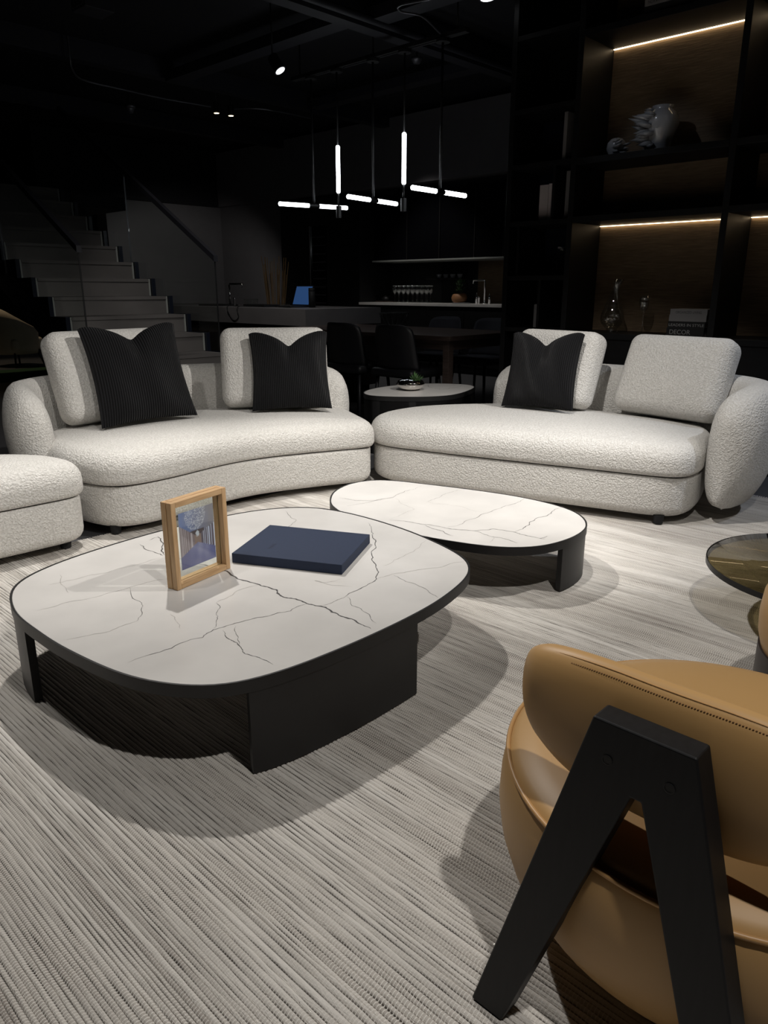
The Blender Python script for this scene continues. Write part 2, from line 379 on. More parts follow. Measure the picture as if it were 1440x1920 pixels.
M['stepedge'] = mat('brushed_step_edge', (0.30,0.31,0.29), 0.45, var=0.05)
M['wall'] = mat('charcoal_wall', (0.12,0.115,0.12), 0.8, var=0.04)
M['island'] = mat('grey_island_stone', (0.17,0.16,0.16), 0.5, var=0.1, vs=3)
M['walnut'] = wood_mat('dark_walnut', (0.055,0.038,0.032), (0.095,0.07,0.06), (40,3,40), 0.4)
M['chrome'] = mat('chrome', (0.75,0.75,0.76), 0.12, metal=1.0, var=0.0)
M['smoke'] = mat('smoked_glass_door', (0.004,0.004,0.005), 0.03, var=0.0, spec=0.5)
M['porcelain'] = mat('grey_porcelain', (0.34,0.345,0.36), 0.12, var=0.03, coat=0.6)
M['paper'] = mat('warm_white_paper', (0.55,0.50,0.50), 0.6, var=0.05)
M['greybook'] = mat('grey_book_cover', (0.17,0.165,0.165), 0.6, var=0.05)
M['leaf'] = mat('green_leaf', (0.05,0.11,0.035), 0.45, var=0.35, vs=20)
M['terracotta'] = mat('terracotta', (0.32,0.15,0.065), 0.6, var=0.1)
M['silver'] = mat('mirror_silver', (0.72,0.70,0.67), 0.06, metal=1.0, var=0.0)
M['cream'] = mat('cream_upholstery', (0.55,0.48,0.37), 0.85, var=0.05)
M['reed'] = mat('dry_reed', (0.20,0.12,0.05), 0.7, var=0.2)
M['screen'] = mat('blue_screen', (0.01,0.015,0.03), 0.4, emit=((0.05,0.14,0.38), 0.35), var=0.02)
M['green'] = mat('green_turf', (0.012,0.05,0.014), 0.9, var=0.3, vs=40)
M['white'] = mat('white_enamel', (0.7,0.7,0.7), 0.4)
M['lampface'] = glow('lamp_face', (0.95,0.97,1.0), 3.0)
M['lampwarm'] = glow('warm_lamp_face', (1.0,0.78,0.45), 5.0)
M['duct'] = mat('dark_duct', (0.014,0.014,0.019), 0.6, var=0.1)
M['conduit'] = mat('conduit_grey', (0.10,0.10,0.11), 0.35, metal=0.6, var=0.1)
M['chairblack'] = mat('black_chair_shell', (0.007,0.007,0.009), 0.5, var=0.1)
M['chairgrey'] = mat('charcoal_chair_fabric', (0.035,0.034,0.042), 0.8, var=0.1)
M['brownwall'] = mat('dark_brown_panel', (0.028,0.021,0.019), 0.5, var=0.2, stretch=(6,6,0.5))
M['ink'] = mat('dark_lettering', (0.03,0.03,0.03), 0.6)
M['inklight'] = mat('pale_lettering', (0.28,0.28,0.28), 0.6)
M['navypanel'] = mat('blue_black_panel', (0.010,0.013,0.022), 0.25, var=0.1)
#==STRUCTURE
# ================================================================ THE ROOM
X0, X1, Y0, Y1, ZC = -3.0, 8.9, -4.0, 16.0, 3.32
struct('floor', MB().box((X0,Y0,-0.1),(X1,Y1,-0.004)), M['floor'])
struct('ceiling', MB().box((X0,Y0,ZC),(X1,Y1,ZC+0.1)), M['ceil'])
struct('wall_back', MB().box((X0,Y1,0),(X1,Y1+0.1,ZC)), M['ceil'])
struct('wall_near', MB().box((X0,Y0-0.1,0),(X1,Y0,ZC)), M['ceil'])
struct('wall_left', MB().box((X0-0.1,Y0,0),(X0,Y1,ZC)), M['ceil'])
struct('wall_kitchen', MB().box((8.72,Y0,0),(X1,Y1,ZC)), M['wall'])
struct('wall_stair', MB().box((5.95,11.6,0),(8.05,11.9,2.42)), M['wall'])
struct('wall_recess', MB().box((8.05,9.95,0),(8.72,12.0,2.42)), M['wall'])
struct('trim_bulkhead', MB().box((7.95,5.45,2.42),(8.715,12.1,3.25)), M['wall'])
struct('trim_soffit', MB().box((4.9,11.5,2.42),(7.95,12.1,3.3)), M['ceil'])

# woven rug: every rib is a ridge of the one mesh
def make_rug():
    rx0, rx1, ry0, ry1 = -0.75, 4.26, -0.9, 3.20
    vs = []; fs = []; tone = []; ridge = []; x = rx0; ns = 98; rng = random.Random(3)
    ys = [ry0+(ry1-ry0)*j/ns for j in range(ns+1)]
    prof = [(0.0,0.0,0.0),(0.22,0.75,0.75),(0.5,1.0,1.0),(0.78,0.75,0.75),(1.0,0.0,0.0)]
    state = 0.5
    while x < rx1-0.006:
        state = min(1, max(0, state+rng.uniform(-0.28,0.28)))
        wd = rng.uniform(0.0075,0.0105)+0.0045*(state > 0.55)*rng.random(); h = 0.0024+0.0026*state*rng.uniform(0.7,1.2)
        t = min(1, max(0, state*0.7+rng.random()*0.3)); b = len(vs)
        ph = rng.uniform(0,9); wob = [0.0012*math.sin(j*0.33+ph)+0.0009*rng.uniform(-1,1) for j in range(ns+1)]
        hj = [h*rng.uniform(0.8,1.15) for j in range(ns+1)]
        for j, y in enumerate(ys):
            for u, hz, rd in prof:
                vs.append((x+wd*u+(wob[j] if 0 < u < 1 else 0), y, 0.0060+min(hj[j],0.0062)*hz)); tone.append(t); ridge.append(rd)
        for j in range(ns):
            for k in range(4): a = b+j*5+k; fs.append((a, a+1, a+6, a+5))
        x += wd
    b = len(vs)
    vs += [(rx0,ry0,0.0065),(x,ry0,0.0065),(x,ry1,0.0065),(rx0,ry1,0.0065),(rx0,ry0,0),(x,ry0,0),(x,ry1,0),(rx0,ry1,0)]
    fs += [(b,b+1,b+5,b+4),(b+1,b+2,b+6,b+5),(b+2,b+3,b+7,b+6),(b+3,b,b+4,b+7),(b+4,b+5,b+6,b+7)]
    tone += [0.5]*8; ridge += [0.3]*8
    me = bpy.data.meshes.new('rug'); me.from_pydata(vs, [], fs)
    a = me.attributes.new('tone','FLOAT','POINT'); a.data.foreach_set('value', tone)
    a = me.attributes.new('ridge','FLOAT','POINT'); a.data.foreach_set('value', ridge)
    for p in me.polygons: p.use_smooth = True
    me.materials.append(M['rug']); o = bpy.data.objects.new('area_rug', me); col.objects.link(o)
    tag(o, 'large ribbed grey and cream woven rug under sofas and coffee tables', 'rug')
    fr = MB(); y = ry0
    rng = random.Random(5)
    while y < ry1:      # short knotted fringe along the shelf side
        d = rng.uniform(-0.006,0.006); fr.tube([(x-0.004,y,0.006),(x+0.012,y+d*0.5,0.007),(x+0.026,y+d,0.003)], [0.003,0.003,0.002], 5); y += 0.011
    f = fr.build('fringe', M['paper'], o, smooth=True); f['kind'] = 'stuff'
make_rug()
RZ = 0.0124     # top of the rug pile

# ================================================================ SOFAS
def feet(parent, pts, z1=0.055):
    for x, y in pts:
        z0 = RZ+0.0002 if y < 3.18 and x < 4.24 else -0.003
        MB().lathe([(0.0,z0),(0.022,z0),(0.026,z1),(0.0,z1)], (x,y,0), 16).build('foot', M['black'], parent, smooth=False)
def sofa(name, label, outline, path, thick, base_xy, feet_xy, tuck=0.08, side=1, z1=0.42, backz=(0.075,0.655), ex=2.5, seatname='seat_cushion', drop=(0.15,0.30)):
    t = thing(name, label, 'sofa', (base_xy[0], base_xy[1], RZ))
    O = [Vector((p[0],p[1],0)) for p in outline]
    pad(outline, 0.247, z1-0.022, 0.028, 0.085, 0.02).build(seatname, M['boucle'], t, smooth=True)
    On = smooth_loop(ccw(catmull(outline, 128)), 4); Ob = inset(On, 0.012)
    pad([(p.x,p.y) for p in Ob[::2]], 0.045, 0.243, 0.05, 0.016, 0.0).build('base', M['boucle'], t, smooth=True)
    # black tube set in as the dark of the gap between base and seat
    On2 = inset(On, 0.034)
    MB().tube([(p.x,p.y,0.2450) for p in On2], 0.005, 6, closed=True).build('seam', M['black'], t, smooth=True)
    if path: shell(path, thick, backz[0], backz[1], ex=ex, tuck=tuck, side=side, drop=drop).build('backrest', M['boucle'], t, smooth=True)
    feet(t, feet_xy)
    return t
# right sofa, back to the bookshelf
RS = [(2.975,2.85),(3.03,2.58),(3.10,2.30),(3.19,1.98),(3.28,1.66),(3.335,1.46),(3.365,1.375),(3.40,1.325),(3.47,1.303),(3.58,1.308),(3.80,1.36),(4.05,1.45),(4.16,1.62),(4.18,2.0),(4.17,2.4),(4.09,2.68),(3.92,2.87),(3.70,3.03),(3.48,3.115),(3.22,3.11),(3.05,3.03)]
sofa('curved_sofa', 'cream boucle sofa with one rounded arm in front of the dark bookshelf', RS,
     [(3.97,2.80),(4.14,2.72),(4.25,2.50),(4.30,2.1),(4.29,1.7),(4.22,1.42),(4.05,1.25),(3.82,1.185),(3.54,1.222)], 0.245, (3.6,2.2), [(3.40,1.42),(3.10,2.75),(4.0,1.6),(3.9,2.75)], side=-1, tuck=0.075, ex=2.8)
# left sofa, concave front
LS = [(1.445,3.17),(1.50,3.085),(1.60,3.05),(1.80,3.055),(1.98,3.085),(2.15,3.10),(2.32,3.085),(2.5,3.03),(2.72,2.945),(2.90,2.87),(2.955,2.88),(3.02,3.0),(3.12,3.20),(3.19,3.36),(3.12,3.52),(2.95,3.70),(2.65,3.92),(2.3,4.02),(1.9,4.02),(1.6,3.96),(1.46,3.80),(1.41,3.6),(1.40,3.40)]
sofa('curved_sofa', 'long cream boucle sofa with concave front before the staircase', LS,
     [(1.40,3.56),(1.40,3.74),(1.46,3.92),(1.62,4.05),(1.9,4.11),(2.25,4.11),(2.55,4.05),(2.85,3.87),(3.05,3.68),(3.17,3.47),(3.16,3.37)], 0.19, (2.2,3.5), [(1.52,3.17),(2.85,2.98),(1.6,3.9),(2.9,3.6)], side=-1, tuck=0.06)
# chaise cut off at the left edge of the frame
CH = [(1.335,3.06),(1.375,3.13),(1.375,3.22),(1.33,3.36),(1.22,3.50),(1.05,3.60),(0.75,3.66),(0.40,3.66),(0.20,3.58),(0.12,3.35),(0.15,3.15),(0.28,3.065),(0.6,3.055),(0.95,3.05),(1.22,3.045)]
sofa('chaise_sofa', 'cream boucle chaise section cut off by the left edge of the photo', CH,
     [(1.19,3.66),(1.05,3.73),(0.75,3.80),(0.40,3.80),(0.12,3.70)], 0.19, (0.75,3.35), [(1.27,3.14),(0.3,3.14),(1.1,3.5),(0.35,3.5)], side=-1, tuck=0.05)

def place(loc, rz, lean):      # local x = width, y = thickness (front is -y), z = up
    return Matrix.Translation(loc) @ Matrix.Rotation(rz, 4, 'Z') @ Matrix.Rotation(-lean, 4, 'X')
def back_cushion(label, bottom, rz, lean, w, h, t):
    o = MB().rbox((w/2, t/2, h/2), 0.065, 7, 0.022, place((0,0,0), 0, 0) @ Matrix.Translation((0,0,h/2))).build('back_cushion', M['boucle'], None, smooth=True)
    o.matrix_world = place(bottom, rz, lean)
    return tag(o, label, 'cushion', 'cream back cushions on the sofas')
back_cushion('cream back cushion behind the black pillow nearest the staircase', (1.98,3.80,0.425), math.radians(3), math.radians(20), 0.74, 0.48, 0.17)
back_cushion('cream back cushion at the inner corner end of the long sofa', (2.76,3.52,0.425), math.radians(-37), math.radians(14), 0.62, 0.46, 0.17)
back_cushion('cream back cushion half hidden by the black pillow on the right sofa', (3.94,2.41,0.425), math.radians(-97), math.radians(17), 0.58, 0.445, 0.17)
back_cushion('bare cream back cushion beside the rounded sofa arm', (4.01,1.715,0.425), math.radians(-97), math.radians(22), 0.61, 0.445, 0.17)

def throw_pillow(label, bottom, rz, lean, s, roll=0.0, dip=0.10, seed=1):
    n = 40; mb = MB(); vs = []; fs = []; uv = []; rng = random.Random(seed)
    def P(u, v, sd):
        au, av = abs(u), abs(v)
        x = s/2*0.955*u*(1-0.06*(1-v*v)*au-0.025*v); z = s/2*v*(1-0.06*(1-u*u)*av)
        th = 0.078*(1-au**2.6)**0.62*(1-av**2.6)**0.62
        k = math.exp(-math.sqrt(u*u+0.0036)/0.34); tv = max(0,(v+0.35)/1.35)**1.7
        z -= (dip*1.15*k+0.022*au**9)*tv; th *= 1-0.62*math.exp(-(u/0.16)**2)*tv
        th += 0.005*math.sin(7*u+3*v+seed)*(1-au**4)*(1-av**4)*(1 if sd < 0 else 0.6)
        y = sd*max(th,0.004)
        x += 0.02*u*tv*(1-k)*0.4
        return (x, y, z+s/2)
    for sd in (-1, 1):
        b = len(vs)
        for i in range(n+1):
            for j in range(n+1):
                u, v = -1+2*i/n, -1+2*j/n; vs.append(P(u, v, sd)); uv.append(((u+1)/2, (v+1)/2))
        for i in range(n):
            for j in range(n):
                a = b+i*(n+1)+j; q = (a, a+n+1, a+n+2, a+1); fs.append(q if sd < 0 else q[::-1])
    N = (n+1)*(n+1); edge = [i*(n+1) for i in range(n+1)]+[n*(n+1)+j for j in range(1,n+1)]+[i*(n+1)+n for i in range(n-1,-1,-1)]+[j for j in range(n-1,0,-1)]
    for a, b in zip(edge, edge[1:]+edge[:1]): fs.append((a, N+a, N+b, b))
    mb.add(vs, fs); mb.uv = uv
    o = mb.build('throw_pillow', M['cord'], None, smooth=True)
    o.matrix_world = place(bottom, rz, lean) @ Matrix.Rotation(roll, 4, 'Y')
    return tag(o, label, 'pillow', 'black corduroy throw pillows')
throw_pillow('large black corduroy pillow with chopped top nearest the staircase', (1.965,3.56,0.43), math.radians(-6), math.radians(20), 0.535, math.radians(-1.5), 0.085, 1)
throw_pillow('black corduroy pillow with chopped top in the middle of the photo', (2.725,3.33,0.43), math.radians(-38), math.radians(16), 0.465, math.radians(-1), 0.09, 2)
throw_pillow('black corduroy pillow with chopped top on the right sofa', (3.735,2.35,0.43), math.radians(-84), math.radians(17), 0.46, math.radians(-1.5), 0.085, 3)

# ================================================================ COFFEE TABLES
def strip(loop, i0, i1, z0, z1, th):       # panel following part of a closed outline
    n = len(loop); idx = [k % n for k in range(i0, i1+1)]; inn = inset(loop, th)
    mb = MB(); m = len(idx)
    vs = [(loop[k].x,loop[k].y,z0) for k in idx]+[(loop[k].x,loop[k].y,z1) for k in idx]+[(inn[k].x,inn[k].y,z0) for k in idx]+[(inn[k].x,inn[k].y,z1) for k in idx]
    fs = []
    for i in range(m-1):
        fs += [(i,i+1,m+i+1,m+i),(2*m+i+1,2*m+i,3*m+i,3*m+i+1),(m+i,m+i+1,3*m+i+1,3*m+i),(i+1,i,2*m+i,2*m+i+1)]
    fs += [(0,m,3*m,2*m),(m-1,3*m-1,4*m-1,2*m-1)]
    return mb.add(vs, fs)
def nearest(loop, x, y): return min(range(len(loop)), key=lambda k: (loop[k].x-x)**2+(loop[k].y-y)**2)
def ribbon(poly, wd, z, seed):
    rng = random.Random(seed); P = [Vector(p) for p in poly]
    for it in range(3):
        Q = [P[0]]
        for a, b in zip(P, P[1:]):
            d = b-a; nrm = Vector((-d.y,d.x,0)); Q += [(a+b)/2+nrm*rng.uniform(-0.11,0.11), b]
        P = Q
    mb = MB(); vs = []; m = len(P)
    for i, p in enumerate(P):
        d = (P[min(i+1,m-1)]-P[max(i-1,0)]).normalized(); nr = Vector((-d.y,d.x,0)); e = min(i, m-1-i)/max(1,m*0.18)
        h = wd/2*min(1,0.25+e)*rng.uniform(0.5,1.3); vs += [(p.x+nr.x*h,p.y+nr.y*h,z),(p.x-nr.x*h,p.y-nr.y*h,z)]
    return vs, [(2*i,2*i+1,2*i+3,2*i+2) for i in range(m-1)]
def coffee_table(name, label, pts, ztop, base_xy, legs, veins, leg_th=0.022, zfloor=RZ, rim_h=0.032):
    t = thing(name, label, 'coffee table', (base_xy[0], base_xy[1], zfloor))
    L = smooth_loop(ccw(catmull(pts, 160)), 6)
    L1 = inset(L, 0.006)
    top = MB().prism(L1, ztop-0.014, ztop-0.001).build('stone_top', M['stone'], t, auto=30, bevel=0.0015)
    rim = MB(); n = 160; zs = [(0.0,ztop-rim_h),(0.0,ztop),(0.0052,ztop),(0.0052,ztop-0.016),(0.10,ztop-0.016),(0.10,ztop-rim_h)]
    loops = [[(p.x,p.y,z) for p in inset(L, d)] for d, z in zs]
    vs = sum(loops, []); fs = []
    for r in range(len(zs)):
        r2 = (r+1) % len(zs)
        for i in range(n): fs.append((r*n+i, r*n+(i+1)%n, r2*n+(i+1)%n, r2*n+i))
    rim.add(vs, fs).build('rim', M['blackmetal'], t, auto=30)
    Ld = inset(L, 0.003)
    for (ax, ay, bx, by) in legs:
        i0, i1 = nearest(Ld, ax, ay), nearest(Ld, bx, by)
        if i1 < i0: i1 += n
        strip(Ld, i0, i1, zfloor+0.0002, ztop-rim_h+0.004, leg_th).build('leg', M['blackmetal'], t, auto=30)
    for k, (wd, s_, pl) in enumerate(veins):
        v, f = ribbon([px(x, y, ztop) for x, y in pl], wd, ztop-0.0007, k*7+3)
        MB().add(v, f).build('pale_vein' if s_ else 'vein', M['vein_soft' if s_ else 'vein'], top, world=True)
    return t
T1 = [(0.652,2.02),(0.645,1.85),(0.652,1.69),(0.695,1.447),(0.795,1.287),(0.928,1.231),(1.08,1.213),(1.225,1.208),(1.38,1.212),(1.525,1.228),(1.70,1.275),(1.80,1.34),(1.86,1.45),(1.915,1.68),(1.93,1.90),(1.915,2.08),(1.865,2.205),(1.74,2.30),(1.571,2.345),(1.33,2.36),(1.079,2.34),(0.86,2.29),(0.72,2.20)]
V1 = [(0.0055,0,[(330,1046),(378,1058),(425,1070),(445,1085),(490,1098),(518,1105),(527,1117),(545,1121),(575,1131),(610,1138),(640,1155),(672,1168),(695,1178)]),
 (0.003,0,[(690,980),(700,1000),(703,1020),(697,1040),(705,1060),(706,1085),(690,1095),(660,1110),(648,1118)]),
 (0.0012,0,[(648,1118),(625,1128),(600,1136)]),
 (0.0013,0,[(650,1118),(660,1135),(690,1150),(706,1168)]),
 (0.0022,0,[(575,1131),(545,1145),(500,1155),(440,1168),(400,1180),(380,1195),(300,1222),(240,1242)]),
 (0.0022,0,[(418,1181),(425,1195),(445,1205),(455,1222),(470,1228),(500,1238),(512,1245)]),
 (0.0014,0,[(442,1174),(447,1195),(452,1215)]),
 (0.0015,0,[(405,1130),(412,1140),(408,1160),(400,1178)]),
 (0.0018,1,[(405,1130),(440,1110),(490,1096)]),
 (0.0015,0,[(244,1102),(266,1130),(266,1152),(256,1164)]),
 (0.0018,1,[(256,1164),(206,1183),(125,1199)]),
 (0.0016,1,[(112,1077),(128,1111)]),
 (0.0020,1,[(65,1145),(120,1130),(245,1100),(310,1085)]),
 (0.0018,1,[(90,1097),(160,1080),(240,1062),(300,1045)]),
 (0.004,0,[(296,1006),(305,1022),(308,1040)]), (0.0026,0,[(262,1020),(290,1035),(306,1042)]), (0.0018,0,[(280,1012),(298,1006)]),
 (0.0014,0,[(535,958),(545,970),(556,975),(545,985),(533,990)]),
 (0.0014,0,[(738,1078),(760,1090),(800,1105),(822,1120)]),
 (0.0018,1,[(706,1085),(740,1075),(800,1066),(872,1052)]),
 (0.0016,1,[(640,1085),(610,1092),(590,1088),(660,1100)]), (0.0016,1,[(320,1150),(330,1165),(338,1178)]), (0.0016,1,[(720,1060),(760,1040),(800,1012)])]
coffee_table('coffee_table', 'large square-round coffee table with veined pale stone top and black panel legs', T1, 0.26, (1.285,1.785),
   [(0.862,1.262,1.405,1.212),(0.72,2.20,0.648,1.945),(1.75,2.29,1.25,2.36)], V1)
T2 = [(2.135,2.37),(2.05,2.27),(1.997,2.12),(1.985,1.93),(2.0,1.75),(2.035,1.60),(2.098,1.445),(2.20,1.345),(2.336,1.308),(2.46,1.312),(2.56,1.345),(2.65,1.42),(2.705,1.52),(2.725,1.66),(2.715,1.82),(2.665,2.03),(2.60,2.23),(2.555,2.36),(2.48,2.455),(2.36,2.48),(2.23,2.44)]
c4 = lambda L: [(600+x*0.3611, 880+y*0.3611) for x, y in L]
V2 = [(0.0018,0,c4([(100,145),(140,152),(190,162),(290,160),(380,145),(440,112),(530,85)])), (0.0016,0,c4([(140,190),(240,172),(380,145)])),
 (0.0014,0,c4([(550,168),(620,145),(690,115),(745,102)])), (0.0016,1,c4([(550,168),(600,178),(720,190),(840,220)])),
 (0.0018,0,c4([(660,300),(760,265),(830,238),(920,205),(1000,180),(1060,148)])),
 (0.0032,0,c4([(360,262),(440,268),(540,285),(640,300),(720,312),(800,318),(900,308),(1010,325),(1080,345),(1170,360)])),
 (0.0028,0,c4([(540,285),(600,310),(640,320),(690,345)])), (0.0022,0,c4([(800,318),(850,335),(920,352),(980,365),(1025,382)])),
 (0.0026,0,c4([(1010,325),(1080,290),(1110,265),(1140,248),(1200,228),(1260,190)])), (0.0024,0,c4([(1140,358),(1180,345)])),
 (0.002,1,c4([(360,258),(440,225),(490,205),(430,180),(390,150)])), (0.0018,1,c4([(880,378),(905,358),(900,345)]))]
coffee_table('coffee_table', 'smaller elongated coffee table with veined pale stone top beside right sofa', T2, 0.215, (2.35,1.9),
   [(2.333,1.308,2.695,1.495),(2.0,2.13,2.02,1.655),(2.60,2.23,2.36,2.48)], V2)
T3 = [(3.62,3.56),(3.64,3.66),(3.71,3.745),(3.85,3.82),(4.05,3.855),(4.25,3.83),(4.42,3.73),(4.53,3.58),(4.555,3.45),(4.47,3.345),(4.30,3.265),(4.12,3.21),(3.97,3.205),(3.82,3.28),(3.69,3.42)]
V3 = [(0.003,0,[(802,721),(808,726),(825,730),(840,729),(862,725)]), (0.002,0,[(862,725),(866,722)]), (0.002,1,[(720,724),(750,722),(760,726)])]
coffee_table('side_table', 'dark-rimmed stone side table behind the sofa corner', T3, 0.40, (4.07,3.53),
   [(3.63,3.52,3.615,3.57),(3.78,3.31,3.74,3.35),(4.50,3.37,4.53,3.42),(4.25,3.83,4.20,3.84)], V3, leg_th=0.03, zfloor=-0.003)

# ---- picture frame on the big table
def picture_frame():
    a, bx_ = Vector((1.037,1.817,0)), Vector((1.251,1.860,0)); d = (bx_-a); W = d.length; ang = math.atan2(d.y, d.x)
    t = thing('picture_frame', 'double glass oak picture frame with palace hall print on coffee table', 'picture frame', (a.x,a.y,0.2598), ang)
    D, Hh, fw = 0.042, 0.262, 0.017
    for y0, y1 in ((0,0.0195),(0.0225,D)):
        MB().box((0,y0,0),(fw,y1,Hh)).build('frame_side', M['oak'], t, world=False, bevel=0.0012)
        MB().box((W-fw,y0,0),(W,y1,Hh)).build('frame_side', M['oak'], t, world=False, bevel=0.0012)
        MB().box((fw,y0,0),(W-fw,y1,fw)).build('frame_bottom', M['oakx'], t, world=False, bevel=0.0012)
        MB().box((fw,y0,Hh-fw),(W-fw,y1,Hh)).build('frame_top', M['oakx'], t, world=False, bevel=0.0012)
    MB().box((fw*0.6,0.0196,fw*0.6),(W-fw*0.6,0.0205,Hh-fw*0.6)).build('pane', M['glass'], t, world=False)
    MB().box((fw*0.6,0.0217,fw*0.6),(W-fw*0.6,0.0224,Hh-fw*0.6)).build('pane', M['glass'], t, world=False)
    # photo print: a palace hall with chandelier, colours per vertex
    nx, nz = 64, 92; px0, px1, pz0, pz1 = 0.042, W-0.038, 0.045, 0.218; vs = []; fs = []; cols = []; rng = random.Random(4)
    def mixc(a_, b_, f): f = min(1,max(0,f)); return tuple(a_[i]*(1-f)+b_[i]*f for i in range(3))
    def shade(u, v):
        du, dv = u-0.5, v-0.46; c = (0.13,0.13,0.22); n = 0.5+0.3*math.sin(17*u+5*v)*math.sin(11*v-9*u)+0.2*rng.random()
        if v < 0.40-abs(du)*0.36:                 # floor
            c = mixc((0.11,0.12,0.30), (0.34,0.35,0.52), (0.25+0.75*math.exp(-((du-0.12)*4)**2))*n*(0.3+v/0.46)); c = mixc(c, (0.22,0.15,0.16), 0.35*max(0,(0.3-u)))
        elif u < 0.42 and v < 0.78-u*0.55:             # left panelling
            k = (u*(1+2*(0.42-u))*16) % 1; c = mixc((0.20,0.15,0.16), (0.60,0.55,0.60), (0.9 if k < 0.35 else 0.15)*(0.6+0.4*n))
        elif u > 0.60 and v < 0.38+u*0.28:             # right window bays
            k = ((1-u)*11*(1+1.2*(1-u))) % 1; c = mixc((0.12,0.09,0.11), (0.62,0.68,0.86), 0.95 if k < 0.30 else 0.1*n)
        elif abs(du) < 0.2 and 0.36 < v < 0.62:        # far arch
            r = math.hypot(du*1.1, (v-0.56)); c = mixc((0.05,0.04,0.05), (0.30,0.22,0.19), 1 if v < 0.54 and abs(du) < 0.12 else 0.2)
            if r < 0.05: c = (0.55,0.60,0.68)
        else:                                          # painted vault
            c = mixc((0.15,0.22,0.46), (0.24,0.23,0.27), u*1.1+0.25*n-0.1)
        for cu_, cv_, ru, rv, dens in ((0.46,0.93,0.30,0.30,1.0),(0.50,0.545,0.06,0.05,1.2)):      # chandeliers: scattered glints
            g = math.hypot((u-cu_)/ru, (v-cv_)/rv)
            if g < 1 and rng.random() < 0.42*dens*(0.35+0.65*g): c = mixc(c, (0.70,0.72,0.80), 0.7)
        return c
    for i in range(nx+1):
        for j in range(nz+1):
            u, v = i/nx, j/nz; vs.append((px0+(px1-px0)*u, 0.0206, pz0+(pz1-pz0)*v)); cols.append(shade(u, v))
    for i in range(nx):
        for j in range(nz): a_ = i*(nz+1)+j; fs.append((a_, a_+nz+1, a_+nz+2, a_+1))
    n0 = len(vs); vs += [(x, 0.0216, z) for x in (px0,px1) for z in (pz0,pz1)]; cols += [(0.6,0.6,0.6)]*4; fs.append((n0,n0+1,n0+3,n0+2))
    me = bpy.data.meshes.new('photo_print'); me.from_pydata(vs, [], fs)
    ca = me.color_attributes.new('print','FLOAT_COLOR','POINT')
    for k, c in enumerate(cols): ca.data[k].color = (*c, 1)
    m = mat('photo_print', (0.5,0.5,0.5), 0.45); nt = m.node_tree; at = nt.nodes.new('ShaderNodeVertexColor'); at.layer_name = 'print'
    nt.links.new(at.outputs[0], nt.nodes['Principled BSDF'].inputs['Base Color']); me.materials.append(m)
    o = bpy.data.objects.new('photo_print', me); col.objects.link(o); o.parent = t; o['label'] = 'blue-toned print of a mirrored hall'
picture_frame()
# ---- navy box book
def navy_book():
    q = [Vector(p) for p in ((1.283,1.897,0),(1.552,2.046,0),(1.722,1.712,0),(1.453,1.566,0))]
    t = thing('boxed_book', 'navy blue clothbound box book lying on the large coffee table', 'book', (1.5,1.8,0.2598))
    MB().prism([tuple(p) for p in ccw(q)], 0.2598, 0.292).build('case', M['navy'], t, bevel=0.002, seg=3)
    a, b, d = q[0], q[1], q[3]; mb = MB()
    for k in range(6):                       # small debossed word near the spine
        o = a+(b-a)*(0.24+0.028*k)+(d-a)*0.25; o.z = 0.29205
        u, v = (b-a).normalized()*0.004, (d-a).normalized()*(0.010+0.004*(k % 2)); mb.add([o, o+u, o+u+v, o+v], [(0,1,2,3)])
    mb.build('cover_lettering', M['navy_dark'], t)
navy_book()

